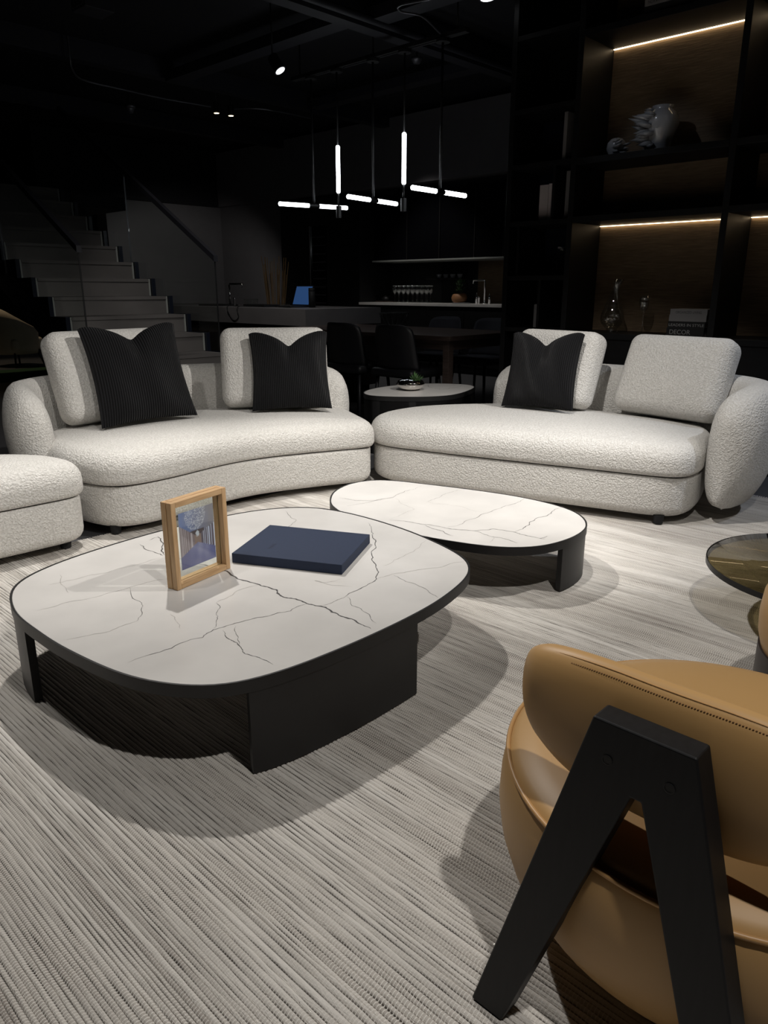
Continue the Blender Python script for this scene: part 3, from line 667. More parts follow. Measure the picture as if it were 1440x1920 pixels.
# ================================================================ TAN ARMCHAIR
def armchair():
    cx, cy = 1.19, 0.325
    t = thing('leather_armchair', 'tan leather lounge chair with black A-frame back leg in the foreground', 'armchair', (cx,cy,RZ))
    prof = [(0,0.06),(0.26,0.06),(0.305,0.068),(0.335,0.09),(0.362,0.135),(0.378,0.185),(0.384,0.23),(0.382,0.275),(0.376,0.31),(0.369,0.326),(0.355,0.338),(0.32,0.350),(0.24,0.362),(0.12,0.368),(0.0,0.37)]
    MB().lathe(prof, (cx,cy,0), 72).build('seat', M['leather'], t, smooth=True)
    MB().tube([(cx+0.3725*math.cos(a*PI/48), cy+0.3725*math.sin(a*PI/48), 0.3255) for a in range(96)], 0.0042, 8, closed=True).build('piping', M['leather_pipe'], t, smooth=True)
    MB().lathe([(0,RZ+0.0002),(0.20,RZ+0.0002),(0.21,RZ+0.008),(0.20,RZ+0.016),(0.05,RZ+0.022),(0.045,0.065),(0,0.065)], (cx,cy,0), 40).build('swivel_base', M['blackmetal'], t, smooth=True)
    path = [(0.935,cy+0.245),(0.915,cy+0.19),(0.902,cy+0.11),(0.897,cy),(0.902,cy-0.11),(0.915,cy-0.19),(0.935,cy-0.245)]
    bk = shell(path, 0.070, 0.385, 0.600, n=50, m=28, cap=0.05, ex=2.3, side=-1, drop=(0.05,0.20), rise=(0.11,0.20)).build('backrest', M['leather'], t, smooth=True)
    pts = catmull(path, 60, closed=False)
    MB().tube([(p.x-0.012,p.y,0.5950-0.05*(1-math.sqrt(max(0,1-(1-min(1,(min(i,59-i)/59*0.51)/0.20))**2)))) for i, p in list(enumerate(pts))[6:-6]], 0.0014, 6).build('seam', M['leather_pipe'], bk, smooth=True)
    st = MB(); P = catmull(path, 260, closed=False)
    for i in range(52, 208, 2):
        a, b = P[i], P[i+1]; zz = 0.5885-0.05*(1-math.sqrt(max(0,1-(1-min(1,(min(i,259-i)/259*0.51)/0.20))**2))); st.tube([(a.x-0.019,a.y,zz),(b.x-0.019,b.y,zz)], 0.0008, 4)
    s_ = st.build('stitching', M['stitch'], bk); s_['kind'] = 'stuff'
    # A-frame: apex bar and two tapering legs cut from one board
    poly = [(cy+0.210,0),(cy+0.153,0),(cy+0.010,0.468),(cy-0.004,0.468),(cy-0.160,0),(cy-0.222,0),(cy-0.062,0.557),(cy+0.076,0.557)]
    x0 = lambda z: 0.762+0.105*z; th = 0.042; n = len(poly)
    vs = [(x0(z), y, z+RZ*(z < 0.01)) for y, z in poly]+[(x0(z)+th, y, z+RZ*(z < 0.01)) for y, z in poly]
    fs = [tuple(range(n)), tuple(range(2*n-1,n-1,-1))]+[(i,(i+1)%n,n+(i+1)%n,n+i) for i in range(n)]
    fr = MB().add(vs, fs).build('back_frame', M['blackwood'], t, bevel=0.003, seg=3)
    for y, z in ((cy+0.048,0.505),(cy-0.036,0.505)):
        b = MB(); b.lathe([(0,0),(0.0075,0),(0.0075,0.0008),(0.006,0.0010),(0.006,0.0004),(0,0.0004)], (0,0,0), 20)
        o = b.build('bolt', M['blackwood'], fr, world=False, smooth=False)
        o.matrix_parent_inverse = Matrix.Identity(4); o.location = (x0(z)-cx, y-cy, z-RZ); o.rotation_euler = (0,-PI/2,0)
    return t
armchair()

# ---- leather pouf and bronze glass table at the right edge
def pouf():
    c = (2.025,0.262)
    t = thing('leather_pouf', 'tan leather pouf on dark drum base cut off by right edge', 'pouf', (c[0],c[1],RZ))
    MB().lathe([(0,RZ+0.0002),(0.262,RZ+0.0002),(0.266,0.02),(0.266,0.225),(0.0,0.225)], (*c,0), 64).build('drum_base', M['brownwall'], t, auto=40)
    MB().lathe([(0,0.2),(0.24,0.2),(0.258,0.215),(0.270,0.26),(0.273,0.31),(0.268,0.36),(0.25,0.395),(0.2,0.412),(0.1,0.418),(0,0.42)], (*c,0), 64).build('cushion', M['leather'], t, smooth=True)
pouf()
def glass_table():
    c = (2.66,0.52); t = thing('glass_table', 'low round bronze glass table at the right edge', 'side table', (c[0],c[1],RZ))
    MB().lathe([(0,0.206),(0.370,0.206),(0.375,0.209),(0.375,0.217),(0.370,0.220),(0,0.220)], (*c,0), 96).build('glass_top', M['bronzeglass'], t, auto=35)
    MB().lathe([(0.3705,0.200),(0.3785,0.200),(0.3785,0.2185),(0.3760,0.2185),(0.3760,0.2055),(0.3705,0.2055),(0.3705,0.200)], (*c,0), 96).build('rim', M['blackmetal'], t, auto=35)
    MB().lathe([(0,RZ+0.0002),(0.16,RZ+0.0002),(0.16,RZ+0.008),(0.03,RZ+0.012),(0.03,0.2055),(0,0.2055)], (c[0]+0.12,c[1]-0.10,0), 40).build('pedestal', M['blackmetal'], t, auto=40)
glass_table()
#==BACK
# ================================================================ BOOKSHELF
XF, XB = 4.80, 5.20
def text_mesh(name, s, size, M_, mt, parent, width=None):
    cu = bpy.data.curves.new(name, 'FONT'); cu.body = s; cu.size = size; cu.extrude = 0.0002; cu.align_x = 'LEFT'
    tmp = bpy.data.objects.new(name, cu); col.objects.link(tmp)
    bpy.context.view_layer.update(); dg = bpy.context.evaluated_depsgraph_get()
    me = bpy.data.meshes.new_from_object(tmp.evaluated_get(dg)); bpy.data.objects.remove(tmp)
    if width:
        xs = [v.co.x for v in me.vertices]; k = width/(max(xs)-min(xs))
        for v in me.vertices: v.co.x *= k
    me.materials.clear(); me.materials.append(mt); o = bpy.data.objects.new(name, me); col.objects.link(o)
    o.parent = parent; o.matrix_parent_inverse = Matrix.Identity(4); o.matrix_local = M_
    return o
def bookshelf():
    t = thing('bookshelf', 'tall black wall bookshelf with warm lit brown back panels', 'bookshelf', (5.0,2.0,0))
    def bx(name, a, b, m=M['shelf'], parent=t, **k): return MB().box(a, b).build(name, m, parent, **k)
    top = 3.30
    for y0, y1 in ((3.33,3.37),(2.82,2.86),(1.79,1.83),(0.76,0.80)): bx('upright', (XF,y0,0), (XB,y1,top), bevel=0.002)
    bx('back_board', (XB+0.001,0.76,0), (XB+0.03,3.37,top))
    for y0, y1 in ((1.8305,2.8195),(0.8005,1.7895)):
        bx('base_cabinet', (XF+0.01,y0,0.0), (XB,y1,0.765)); 
        for z in (0.765,1.525,1.885,2.635,3.24): bx('shelf_board', (XF,y0,z), (XB,y1,z+0.038), bevel=0.0015)
        for z0, z1 in ((0.804,1.524),(1.564,1.884),(1.924,2.634),(2.674,3.239)): bx('back_panel', (XB-0.012,y0+0.001,z0), (XB-0.0005,y1-0.001,z1), M['panel'])
        for z in (1.524,2.634): bx('led_strip', (XB-0.024,y0+0.004,z-0.006), (XB-0.0135,y1-0.004,z-0.0005), M['led']); bx('led_shield', (XB-0.034,y0+0.003,z-0.0032), (XB-0.0285,y1-0.003,z-0.0005))  # thin lip added before each strip to keep its light down and back
    # narrow left column with offset cubbies
    for z in (0.30,0.79,1.155,1.525,1.90,2.25,2.70): bx('shelf_board', (XF,2.8605-0.0,z), (XB,3.3295,z+0.03), bevel=0.0015)
    bx('divider', (XF+0.02,3.255,1.186), (XB,3.275,1.524)); bx('divider', (XF+0.02,3.055,0.821), (XB,3.075,1.154)); bx('divider', (XF+0.02,2.985,1.556), (XB,3.005,1.899))
    bx('inner_panel', (XB-0.03,2.8605,1.186), (XB-0.001,3.2545,1.524), M['navypanel']); bx('inner_panel', (XB-0.03,3.0055,1.556), (XB-0.001,3.3295,1.899), M['navypanel'])
    bx('inner_panel', (XB-0.03,2.8605,1.931), (XB-0.001,3.3295,2.249), M['navypanel'])
bookshelf()
def plain_book(name, label, a, b, m, group=None):
    t = thing(name, label, 'book', ((a[0]+b[0])/2,(a[1]+b[1])/2,a[2]), 0, group)
    th = 0.0025; horiz = (b[2]-a[2]) < (b[1]-a[1])
    if horiz:
        MB().box((a[0]+0.003,a[1]+0.003,a[2]+th),(b[0]-0.003,b[1]-0.003,b[2]-th)).build('pages', M['paper'], t)
        c = MB(); c.box(a,(b[0],b[1],a[2]+th)); c.box((a[0],a[1],b[2]-th),b); c.box((a[0],a[1],a[2]+th),(a[0]+0.0028,b[1],b[2]-th))
    else:
        MB().box((a[0]+0.003,a[1]+th,a[2]+0.003),(b[0]-0.003,b[1]-th,b[2]-0.003)).build('pages', M['paper'], t)
        c = MB(); c.box(a,(b[0],a[1]+th,b[2])); c.box((a[0],b[1]-th,a[2]),b); c.box((a[0],a[1]+th,a[2]),(a[0]+0.0028,b[1]-th,b[2]))
    c.build('cover', m, t)
    return t
def spine_text(t, s, size, x, y, z, mt, width):
    # reads left to right for somebody facing +X (text runs toward -Y)
    M_ = Matrix.Translation(Vector((x,y,z))-t.location) @ Matrix(((0,0,-1,0),(-1,0,0,0),(0,1,0,0),(0,0,0,1)))
    text_mesh('spine_lettering', s, size, M_, mt, t, width)
zb = 0.8032
for k, (lab, h, m, tx, sz, im, y0, y1, wd, dy) in enumerate([
    ('black book with large pale title DECOR at the bottom of the shelf stack', 0.052, M['black'], 'DECOR', 0.040, M['inklight'], 1.875, 2.115, 0.135, 0.018),
    ('black book titled LEADERS IN STYLE second from bottom of the shelf stack', 0.040, M['black'], 'LEADERS IN STYLE', 0.024, M['inklight'], 1.872, 2.110, 0.225, 0.005),
    ('dark grey book third from bottom of the shelf stack', 0.040, M['greybook'], None, 0.02, M['ink'], 1.868, 2.106, 0.1, 0.03),
    ('light grey book titled ORGANIZED LIVING on top of the shelf stack', 0.036, M['greybook'], 'ORGANIZED LIVING', 0.022, M['ink'], 1.866, 2.102, 0.165, 0.035)]):
    b = plain_book('hardcover_book', lab, (4.865,y0,zb), (5.06,y1,zb+h), m, 'stacked books on the lit shelf')
    if tx: spine_text(b, tx, sz, 4.8645, y1-dy, zb+h*0.24, im, wd)
    zb += h+0.0002
b = plain_book('hardcover_book', 'grey book lying on the topmost shelf near the ceiling', (4.82,2.17,2.7185), (5.02,2.44,2.760), M['greybook'])
spine_text(b, 'NOR', 0.024, 4.8195, 2.42, 2.729, M['ink'], 0.045)
mb = MB()
for k in range(11): mb.box((4.8194,2.362-k*0.0135,2.731+0.002*(k % 2)),(4.8199,2.370-k*0.0135,2.744))      # rest of the title is too blurred to read
mb.build('blurred_title', M['ink'], b)['kind'] = 'stuff'
plain_book('hardcover_book', 'black book under the grey one on the topmost shelf', (4.825,2.165,2.6735), (5.03,2.445,2.7183), M['black'])
plain_book('hardcover_book', 'wide pale pinkish book standing in the narrow shelf column', (4.90,3.085,1.5555), (5.10,3.155,1.795), M['paper'])
plain_book('hardcover_book', 'thin pale book leaning next to the wide pinkish book', (4.90,3.058,1.5555), (5.10,3.082,1.80), M['paper'])
plain_book('hardcover_book', 'dark grey tall book at the right of the pinkish books', (4.88,2.885,1.5555), (5.10,2.935,1.865), M['greybook'])
plain_book('hardcover_book', 'small dark grey book low in the narrow shelf column', (4.90,3.08,0.8205), (5.05,3.15,0.985), M['greybook'])
plain_book('hardcover_book', 'slim grey folder high in the narrow shelf column', (4.84,2.93,1.9305), (5.10,2.955,2.225), M['greybook'])

def spiky_vase(name, label, c, prof, n_sp, dirY, sc_):
    t = thing(name, label, 'vase', c)
    MB().lathe(prof, c, 40).build('body', M['porcelain'], t, smooth=True)
    rng = random.Random(int(sc_*1000)); zmax = max(z for r, z in prof)
    for k in range(n_sp):       # wind-blown flakes on one side
        fz = (k+0.5)/n_sp; z = zmax*(0.12+0.80*fz)
        r = 0.0
        for (r0,z0),(r1,z1) in zip(prof, prof[1:]):
            if min(z0,z1) <= z <= max(z0,z1) and abs(z1-z0) > 1e-6: r = max(r, r0+(r1-r0)*(z-z0)/(z1-z0))
        a = math.radians(90*dirY+dirY*35+rng.uniform(-48,48))
        a = a if dirY > 0 else a
        rad = Vector((math.cos(a), math.sin(a), 0)); tan = Vector((0, dirY, 0)); L = sc_*rng.uniform(0.7,1.25)*(0.6+0.8*math.sin(PI*fz))
        p0 = Vector(c)+rad*(r*0.86)+Vector((0,0,z)); d = (rad*0.5+tan*0.8).normalized()
        tip = p0+d*L+Vector((0,0,rng.uniform(0.1,0.35)*L*(1 if fz > 0.45 else -0.2)))
        side = d.cross(Vector((0,0,1))).normalized()*sc_*0.45; up = Vector((0,0,sc_*0.20))
        mid = p0.lerp(tip,0.5)
        vs = [p0-side,p0+up,p0+side,p0-up, mid-side*0.8,mid+up,mid+side*0.8,mid-up, tip]
        fs = [(0,1,5,4),(1,2,6,5),(2,3,7,6),(3,0,4,7),(4,5,8),(5,6,8),(6,7,8),(7,4,8),(0,3,2,1)]
        MB().add(vs, fs).build('flake', M['porcelain'], t, smooth=True)
    return t
spiky_vase('porcelain_vase', 'large grey porcelain vase with wind-blown flakes on the upper lit shelf', (5.0,2.345,1.9235),
    [(0,0),(0.062,0),(0.066,0.03),(0.072,0.07),(0.092,0.12),(0.106,0.165),(0.104,0.20),(0.085,0.232),(0.066,0.248),(0.060,0.255),(0.068,0.272),(0.060,0.270),(0.050,0.25),(0,0.24)], 26, 1, 0.085)
spiky_vase('porcelain_vase', 'small round grey porcelain vase with flakes beside the large one', (5.0,2.645,1.9235),
    [(0,0),(0.038,0),(0.046,0.02),(0.064,0.06),(0.060,0.095),(0.042,0.118),(0.025,0.125),(0,0.122)], 14, -1, 0.046)
# decanter and glass
t = thing('glass_decanter', 'clear glass wine decanter with slanted lip on the lower lit shelf', 'decanter', (5.0,2.57,0.8035))
prof = [(0.0,0.0),(0.042,0.0),(0.044,0.006),(0.036,0.022),(0.05,0.035),(0.074,0.06),(0.082,0.09),(0.078,0.125),(0.058,0.175),(0.038,0.23),(0.026,0.28),(0.024,0.315),(0.036,0.355),(0.034,0.355),(0.022,0.315),(0.024,0.28),(0.036,0.23),(0.056,0.175),(0.0755,0.125),(0.079,0.09),(0.071,0.062),(0.045,0.042),(0,0.040)]
mb = MB(); mb.lathe(prof, (0,0,0), 40)
mb.v = [(x+5.0, y+2.57-(z-0.2)**2*1.2*(z > 0.2)*1.0, z+0.8035-(0.10*y+0.0)*(z > 0.3)*8*(z-0.3)) for x, y, z in mb.v]
mb.build('vessel', M['crystal'], t, smooth=True)
def stem_glass(loc, h, r, bowl, label, group=None, name='wine_glass'):
    t = thing(name, label, 'glass', loc, 0, group)
    pr = [(0,0),(r*0.85,0),(r*0.85,0.002),(0.006,0.006),(0.004,0.02),(0.004,h*bowl*0.9),(0.006,h*bowl),(r*0.72,h*(bowl+0.12)),(r,h*(bowl+0.3)),(r*0.95,h*0.9),(r*0.86,h),(r*0.84,h),(r*0.93,h*0.9),(r*0.96,h*(bowl+0.3)),(r*0.68,h*(bowl+0.13)),(0,h*(bowl+0.03))]
    MB().lathe(pr, (0,0,0), 20).build('goblet', M['crystal'], t, smooth=True, world=False)
    return t
stem_glass((5.0,2.345,0.8035), 0.245, 0.036, 0.52, 'tall stemmed wine glass beside the decanter on the lit shelf')
t = thing('glass_vase', 'dark faceted glass vase in the narrow shelf column', 'vase', (4.95,2.985,1.1855))
MB().lathe([(0,0),(0.036,0),(0.034,0.02),(0.030,0.03),(0.033,0.1),(0.036,0.17),(0.032,0.185),(0.034,0.195),(0.029,0.195),(0.028,0.17),(0.025,0.05),(0,0.045)], (4.95,2.985,1.1855), 10).build('vessel', M['glass'], t)

# ================================================================ DINING
def dining_table():
    t = thing('dining_table', 'dark walnut dining table between the sofas and kitchen counter', 'dining table', (5.1,4.75,0))
    MB().box((4.63,3.72,0.705),(5.62,5.795,0.74)).build('table_top', M['walnut'], t, bevel=0.003)
    for x, y in ((4.67,3.76),(5.52,3.76),(4.67,5.70),(5.52,5.70)): MB().box((x,y,-0.002),(x+0.06,y+0.06,0.704)).build('leg', M['walnut'], t, bevel=0.002)
    for a, b in (((4.735,3.775,0.63),(5.515,3.805,0.704)),((4.685,3.825,0.63),(4.715,5.695,0.704)),((5.535,3.825,0.63),(5.565,5.695,0.704))): MB().box(a,b).build('apron', M['walnut'], t)
dining_table()
def dining_chair(loc, rz, label, m):
    t = thing('dining_chair', label, 'chair', loc, rz, 'dining chairs around the walnut table')
    MB().rbox((0.22,0.23,0.035), 0.03, 4, 0, Matrix.Translation((0,0,0.445))).build('seat', m, t, smooth=True, world=False)
    vs = []; fs = []; n = 14; k = 10
    for s_ in (0, 1):
        for i in range(n+1):
            a = -1+2*i/n
            for j in range(k+1):
                v = j/k; wd = 0.225*(1-0.10*v-0.18*max(0,v-0.75)**2*16*0.35); hh = 0.47+0.355*v-0.035*abs(a)**6*(v)
                x = -0.20-0.06*v+0.07*abs(a)**2.2+(0.022 if s_ else 0); vs.append((x, wd*a, hh))
    Q = (n+1)*(k+1)
    for i in range(n):
        for j in range(k):
            a = i*(k+1)+j; fs.append((a,a+1,a+k+2,a+k+1)); fs.append((Q+a,Q+a+k+1,Q+a+k+2,Q+a+1))
    ed = [i*(k+1) for i in range(n+1)]+[n*(k+1)+j for j in range(1,k+1)]+[i*(k+1)+k for i in range(n-1,-1,-1)]+[j for j in range(k-1,0,-1)]
    for a, b in zip(ed, ed[1:]+ed[:1]): fs.append((a,b,Q+b,Q+a))
    MB().add(vs, fs).build('backrest', m, t, smooth=True, world=False)
    for sx in (-1,1):
        for sy in (-1,1): MB().tube([(0.17*sx,0.18*sy,0.42),(0.20*sx,0.21*sy,-0.002)], [0.015,0.010], 8).build('leg', M['chairblack'], t, world=False, smooth=True)
    return t
dining_chair((4.62,4.72,0), 0, 'black dining chair at the near side of the table, left one', M['chairblack'])
dining_chair((4.62,4.14,0), 0, 'black dining chair at the near side of the table, right one', M['chairblack'])
dining_chair((5.85,4.90,0), PI, 'charcoal dining chair on the far side of the table, left one', M['chairgrey'])
dining_chair((5.85,4.33,0), PI, 'charcoal dining chair on the far side of the table, right one', M['chairgrey'])
t = thing('wire_bowl', 'black wire fruit bowl on the dining table', 'bowl', (5.35,4.98,0.7398))
for k in range(14):
    a = 2*PI*k/14; P = [(5.35+r*math.cos(a), 4.98+r*math.sin(a), 0.7398+z) for r, z in ((0.05,0.004),(0.09,0.03),(0.125,0.08),(0.14,0.135))]
    MB().tube(P, 0.003, 5).build('wire', M['blackmetal'], t, smooth=True)
for r, z in ((0.14,0.135),(0.05,0.004)): MB().tube([(5.35+r*math.cos(2*PI*k/32), 4.98+r*math.sin(2*PI*k/32), 0.7398+z) for k in range(32)], 0.004, 6, closed=True).build('ring', M['blackmetal'], t, smooth=True)

# silver pot with succulent on the side table
t = thing('succulent_pot', 'small succulent in a round mirror-silver pot on the side table', 'potted plant', (4.02,3.58,0.3995))
MB().lathe([(0,0),(0.045,0),(0.085,0.018),(0.102,0.042),(0.090,0.066),(0.055,0.080),(0.045,0.081),(0.045,0.06),(0,0.06)], (4.02,3.58,0.3995), 40).build('pot', M['silver'], t, smooth=True)
rng = random.Random(9)
for k in range(34):
    a, el = rng.uniform(0,2*PI), rng.uniform(0.35,1.45); L = rng.uniform(0.05,0.085); c = Vector((4.04,3.555,0.462))
    d = Vector((math.cos(a)*math.cos(el), math.sin(a)*math.cos(el), math.sin(el))); s_ = d.cross(Vector((0,0,1))).normalized()*0.008; u = s_.cross(d).normalized()*0.003
    m_ = c+d*L*0.5; MB().add([c-s_*0.5,c+s_*0.5,m_-s_,m_+u,m_+s_,m_-u,c+d*L], [(0,1,4,3,2),(2,3,6),(3,4,6),(4,5,6),(5,2,6),(1,0,2,5,4)]).build('leaf', M['leaf'], t)

# ================================================================ PENDANT LIGHTS
XP = 5.1
t0 = thing('pendant_rail', 'black ceiling rail carrying the linear pendant rods', 'light rail', (XP,5.0,2.95))
MB().box((XP-0.03,4.0,2.955),(XP+0.03,6.05,2.985)).build('rail', M['black'], t0)
for y in (4.1,5.0,5.95): MB().tube([(XP,y,2.985),(XP,y,ZC)], 0.008, 8).build('hanger', M['black'], t0, smooth=True)
for ya, yb in ((4.30,4.56),(4.70,4.92),(5.07,5.36),(5.52,5.72)): MB().box((XP-0.006,ya,2.948),(XP+0.006,yb,2.9545)).build('conduit', M['conduit'], t0)
def pend(y, label, parts):
    t = thing('pendant_light', label, 'pendant light', (XP,y,1.85), 0, 'linear tube pendants over the dining table')
    MB().lathe([(0,0),(0.055,0),(0.055,0.02),(0,0.022)], (XP,y,2.93), 28).build('canopy', M['black'], t)
    parts(t, y); return t
def horiz(rot, z):
    def f(t, y):
        MB().tube([(XP,y,z),(XP,y,2.93)], 0.010, 10).build('rod', M['blackmetal'], t, smooth=True)
        d = Vector((math.cos(rot), math.sin(rot), 0)); c = Vector((XP,y,z))
        MB().tube([c-d*0.055, c+d*0.055], 0.019, 16).build('joint', M['blackmetal'], t, auto=40)
        for s_ in (-1, 1): MB().tube([c+d*s_*0.056, c+d*s_*0.36, c+d*s_*0.365, c+d*s_*0.37], [0.0185,0.0185,0.016,0.006], 16).build('light_tube', M['tube'], t, auto=40)
    return f
def vert(z0):
    def f(t, y):
        MB().tube([(XP,y,z0+0.40),(XP,y,2.93)], 0.008, 10).build('rod', M['blackmetal'], t, smooth=True)
        MB().tube([(XP,y,z0),(XP,y,z0+0.01),(XP,y,z0+0.39),(XP,y,z0+0.40)], [0.012,0.0185,0.0185,0.012], 16).build('light_tube', M['tube'], t, auto=40)
        MB().tube([(XP,y,z0-0.11),(XP,y,z0-0.0005)], 0.009, 10).build('stem', M['blackmetal'], t, smooth=True)
        MB().tube([(XP,y,z0-0.215),(XP,y,z0-0.11)], 0.026, 20).build('cap', M['blackmetal'], t, auto=40)
    return f
pend(4.24, 'black rod pendant with two glowing horizontal tubes at the right end', horiz(math.radians(3), 1.855))
pend(4.64, 'black rod pendant with tall vertical glowing tube at the right', vert(1.945))
pend(5.005, 'black rod pendant with two glowing horizontal tubes in the middle', horiz(math.radians(8), 1.845))
pend(5.455, 'black rod pendant with vertical glowing tube at the left', vert(1.94))
pend(5.80, 'black rod pendant with two glowing horizontal tubes at the left end', horiz(math.radians(-14), 1.853))

# ================================================================ KITCHEN
def boxes(t, spec):
    for name, a, b, m in spec: MB().box(a, b).build(name, m, t, bevel=0.002)
t = thing('kitchen_island', 'long grey stone kitchen island with recessed dark base', 'kitchen island', (5.48,7.4,0))
boxes(t, [('stone_slab', (4.95,5.80,0.735),(6.02,9.3,0.90), M['island']), ('shadow_gap', (5.05,5.83,0.695),(5.95,9.25,0.7345), M['black'])])
for k in range(6): MB().box((5.0,5.85+k*0.57,0.08),(6.0,6.416+k*0.57,0.6945)).build('cabinet_front', M['brownwall'], t, bevel=0.002)
boxes(t, [('plinth', (5.06,5.9,-0.003),(5.94,9.2,0.0795), M['black'])])
def faucet(loc, label, h, reach, dirv, group=None):
    t = thing('kitchen_faucet', label, 'faucet', loc); x, y, z = loc; d = Vector(dirv).normalized()
    MB().tube([(x,y,z),(x,y,z+h-0.012),(x+d.x*0.012,y+d.y*0.012,z+h),(x+d.x*reach,y+d.y*reach,z+h),(x+d.x*reach,y+d.y*reach,z+h-0.045)], 0.011, 10).build('spout', M['chrome'], t, smooth=True)
    MB().lathe([(0,0),(0.024,0),(0.024,0.012),(0,0.014)], loc, 20).build('flange', M['chrome'], t, smooth=True)
    q = (x-d.x*-0.09, y-d.y*-0.09, z)
    MB().lathe([(0,0),(0.014,0),(0.014,0.07),(0.017,0.072),(0.017,0.09),(0,0.09)], q, 16).build('lever_post', M['chrome'], t, smooth=True)
faucet((5.4,7.69,0.9), 'square chrome faucet on the kitchen island', 0.245, 0.26, (0,-1,0))
t = thing('tray', 'low black tray beside the island faucet', 'tray', (5.3,7.75,0.9)); boxes(t, [('base', (5.15,7.6,0.9),(5.45,7.98,0.915), M['black'])])
t = thing('glass_bowl', 'clear glass bowl on the island beside the faucet', 'bowl', (5.4,7.28,0.9))
MB().lathe([(0,0),(0.07,0),(0.085,0.08),(0.081,0.08),(0.066,0.006),(0,0.006)], (5.4,7.28,0.9), 24).build('vessel', M['glass'], t, smooth=True)
t = thing('dry_reeds', 'bundle of tall dry reeds standing in a black pot behind the island', 'dried plant', (6.4,8.1,0))
MB().lathe([(0,-0.003),(0.12,-0.003),(0.15,0.6),(0.14,0.6),(0.11,0.05),(0,0.05)], (6.4,8.1,0), 24).build('pot', M['black'], t, smooth=True)
rng = random.Random(2)
for k in range(26):
    a = rng.uniform(0,2*PI); r = rng.uniform(0,0.07); s_ = rng.uniform(0.05,0.2); h = rng.uniform(1.25,1.5)
    MB().tube([(6.4+r*math.cos(a),8.1+r*math.sin(a),0.06),(6.4+s_*math.cos(a),8.1+s_*math.sin(a),h)], [0.006,0.004], 5).build('reed', M['reed'], t, smooth=True)
# laptop
t = thing('laptop', 'open laptop glowing blue on the kitchen island', 'laptop', (5.4,6.55,0.9), math.radians(-8))
MB().box((-0.12,-0.17,0.0),(0.12,0.17,0.014)).build('keyboard_base', M['blackmetal'], t, world=False, bevel=0.003)
sc_ = MB().box((-0.006,-0.17,0.0),(0.0,0.17,0.22)).build('lid', M['blackmetal'], t, world=False, bevel=0.002); sc_.location = (0.115,0,0.014); sc_.rotation_euler = (0,math.radians(18),0)
d_ = MB().box((-0.0068,-0.16,0.012),(-0.0061,0.16,0.21)).build('display', M['screen'], sc_, world=False)
t = thing('thermos_bottle', 'black thermos bottle right of the laptop', 'bottle', (5.45,6.27,0.9))
MB().lathe([(0,0),(0.036,0),(0.036,0.16),(0.034,0.163),(0.034,0.168),(0.036,0.17),(0.034,0.20),(0,0.202)], (5.45,6.27,0.9), 20).build('body', M['black'], t, smooth=True)
t = thing('plastic_wrap', 'crumpled clear plastic heap in front of the laptop', 'plastic', (5.22,6.38,0.9))
mb = MB(); rng = random.Random(6)
bm = bmesh.new(); bmesh.ops.create_icosphere(bm, subdivisions=2, radius=1.0); bm.verts.ensure_lookup_table()
mb.add([(5.16+v.co.x*0.06*rng.uniform(0.7,1.2), 6.38+v.co.y*0.10*rng.uniform(0.7,1.2), 0.9005+max(0,(v.co.z+0.5))*0.03*rng.uniform(0.6,1.3)) for v in bm.verts], [tuple(v.index for v in f.verts) for f in bm.faces]); bm.free()
mb.build('film', M['glass'], t)
o = MB().tube(catmull([(5.15,7.15,0.905),(4.945,7.1,0.906),(4.943,7.05,0.80),(4.943,6.98,0.76),(4.943,6.90,0.80),(4.945,6.9,0.906),(5.15,6.8,0.905)], 60, closed=False), 0.004, 6).build('power_cord', M['black'], None, smooth=True)
tag(o, 'black cord looping over the front edge of the kitchen island', 'cord')
o = MB().box((5.2,6.78,0.9),(5.42,7.16,0.925)).build('induction_pad', M['black'], None, bevel=0.004); tag(o, 'flat black pad lying on the island beside the laptop', 'pad')

# back wall units
t = thing('tall_cabinet', 'tall dark kitchen cabinet block with built-in wine fridge', 'cabinet', (8.35,9.05,0))
boxes(t, [('carcass', (8.04,8.165,0.0),(8.715,9.94,2.415), M['black'])])
for y0, y1 in ((8.17,8.80),(9.26,9.60),(9.605,9.935)): MB().box((8.02,y0,0.05),(8.0395,y1,2.41)).build('door', M['shelf'], t, bevel=0.002)
wf = MB().box((8.02,8.805,0.05),(8.0395,9.255,2.41)).build('wine_fridge', M['blackmetal'], t, bevel=0.002)
MB().box((8.012,8.86,0.80),(8.0195,9.20,2.0)).build('fridge_glass', M['smoke'], wf)
MB().box((7.995,9.205,0.80),(8.018,9.225,2.0)).build('handle', M['chrome'], wf, bevel=0.003)
for k in range(9): MB().box((8.006,8.88,0.87+k*0.12),(8.0115,9.17,0.885+k*0.12)).build('bottle_rack', M['conduit'], wf)
t = thing('base_cabinet', 'dark kitchen base cabinets with pale worktop along the back wall', 'cabinet', (8.35,6.9,0))
boxes(t, [('worktop', (8.0,5.56,0.865),(8.715,8.16,0.90), M['stone']), ('plinth', (8.08,5.6,-0.003),(8.7,8.15,0.099), M['black'])])
for k in range(4): MB().box((8.02,5.58+k*0.645,0.10),(8.70,6.22+k*0.645,0.864)).build('door', M['shelf'], t, bevel=0.002)
t = thing('wall_cabinet', 'black glass fronted wall cabinets above the kitchen worktop', 'cabinet', (8.35,6.8,1.47))
boxes(t, [('carcass', (8.14,5.70,1.475),(8.715,7.96,2.34), M['black']), ('bottom_rail', (8.09,5.66,1.455),(8.715,7.97,1.4745), M['stepedge']), ('end_panel', (8.06,5.58,1.46),(8.715,5.655,2.35), M['wall'])])
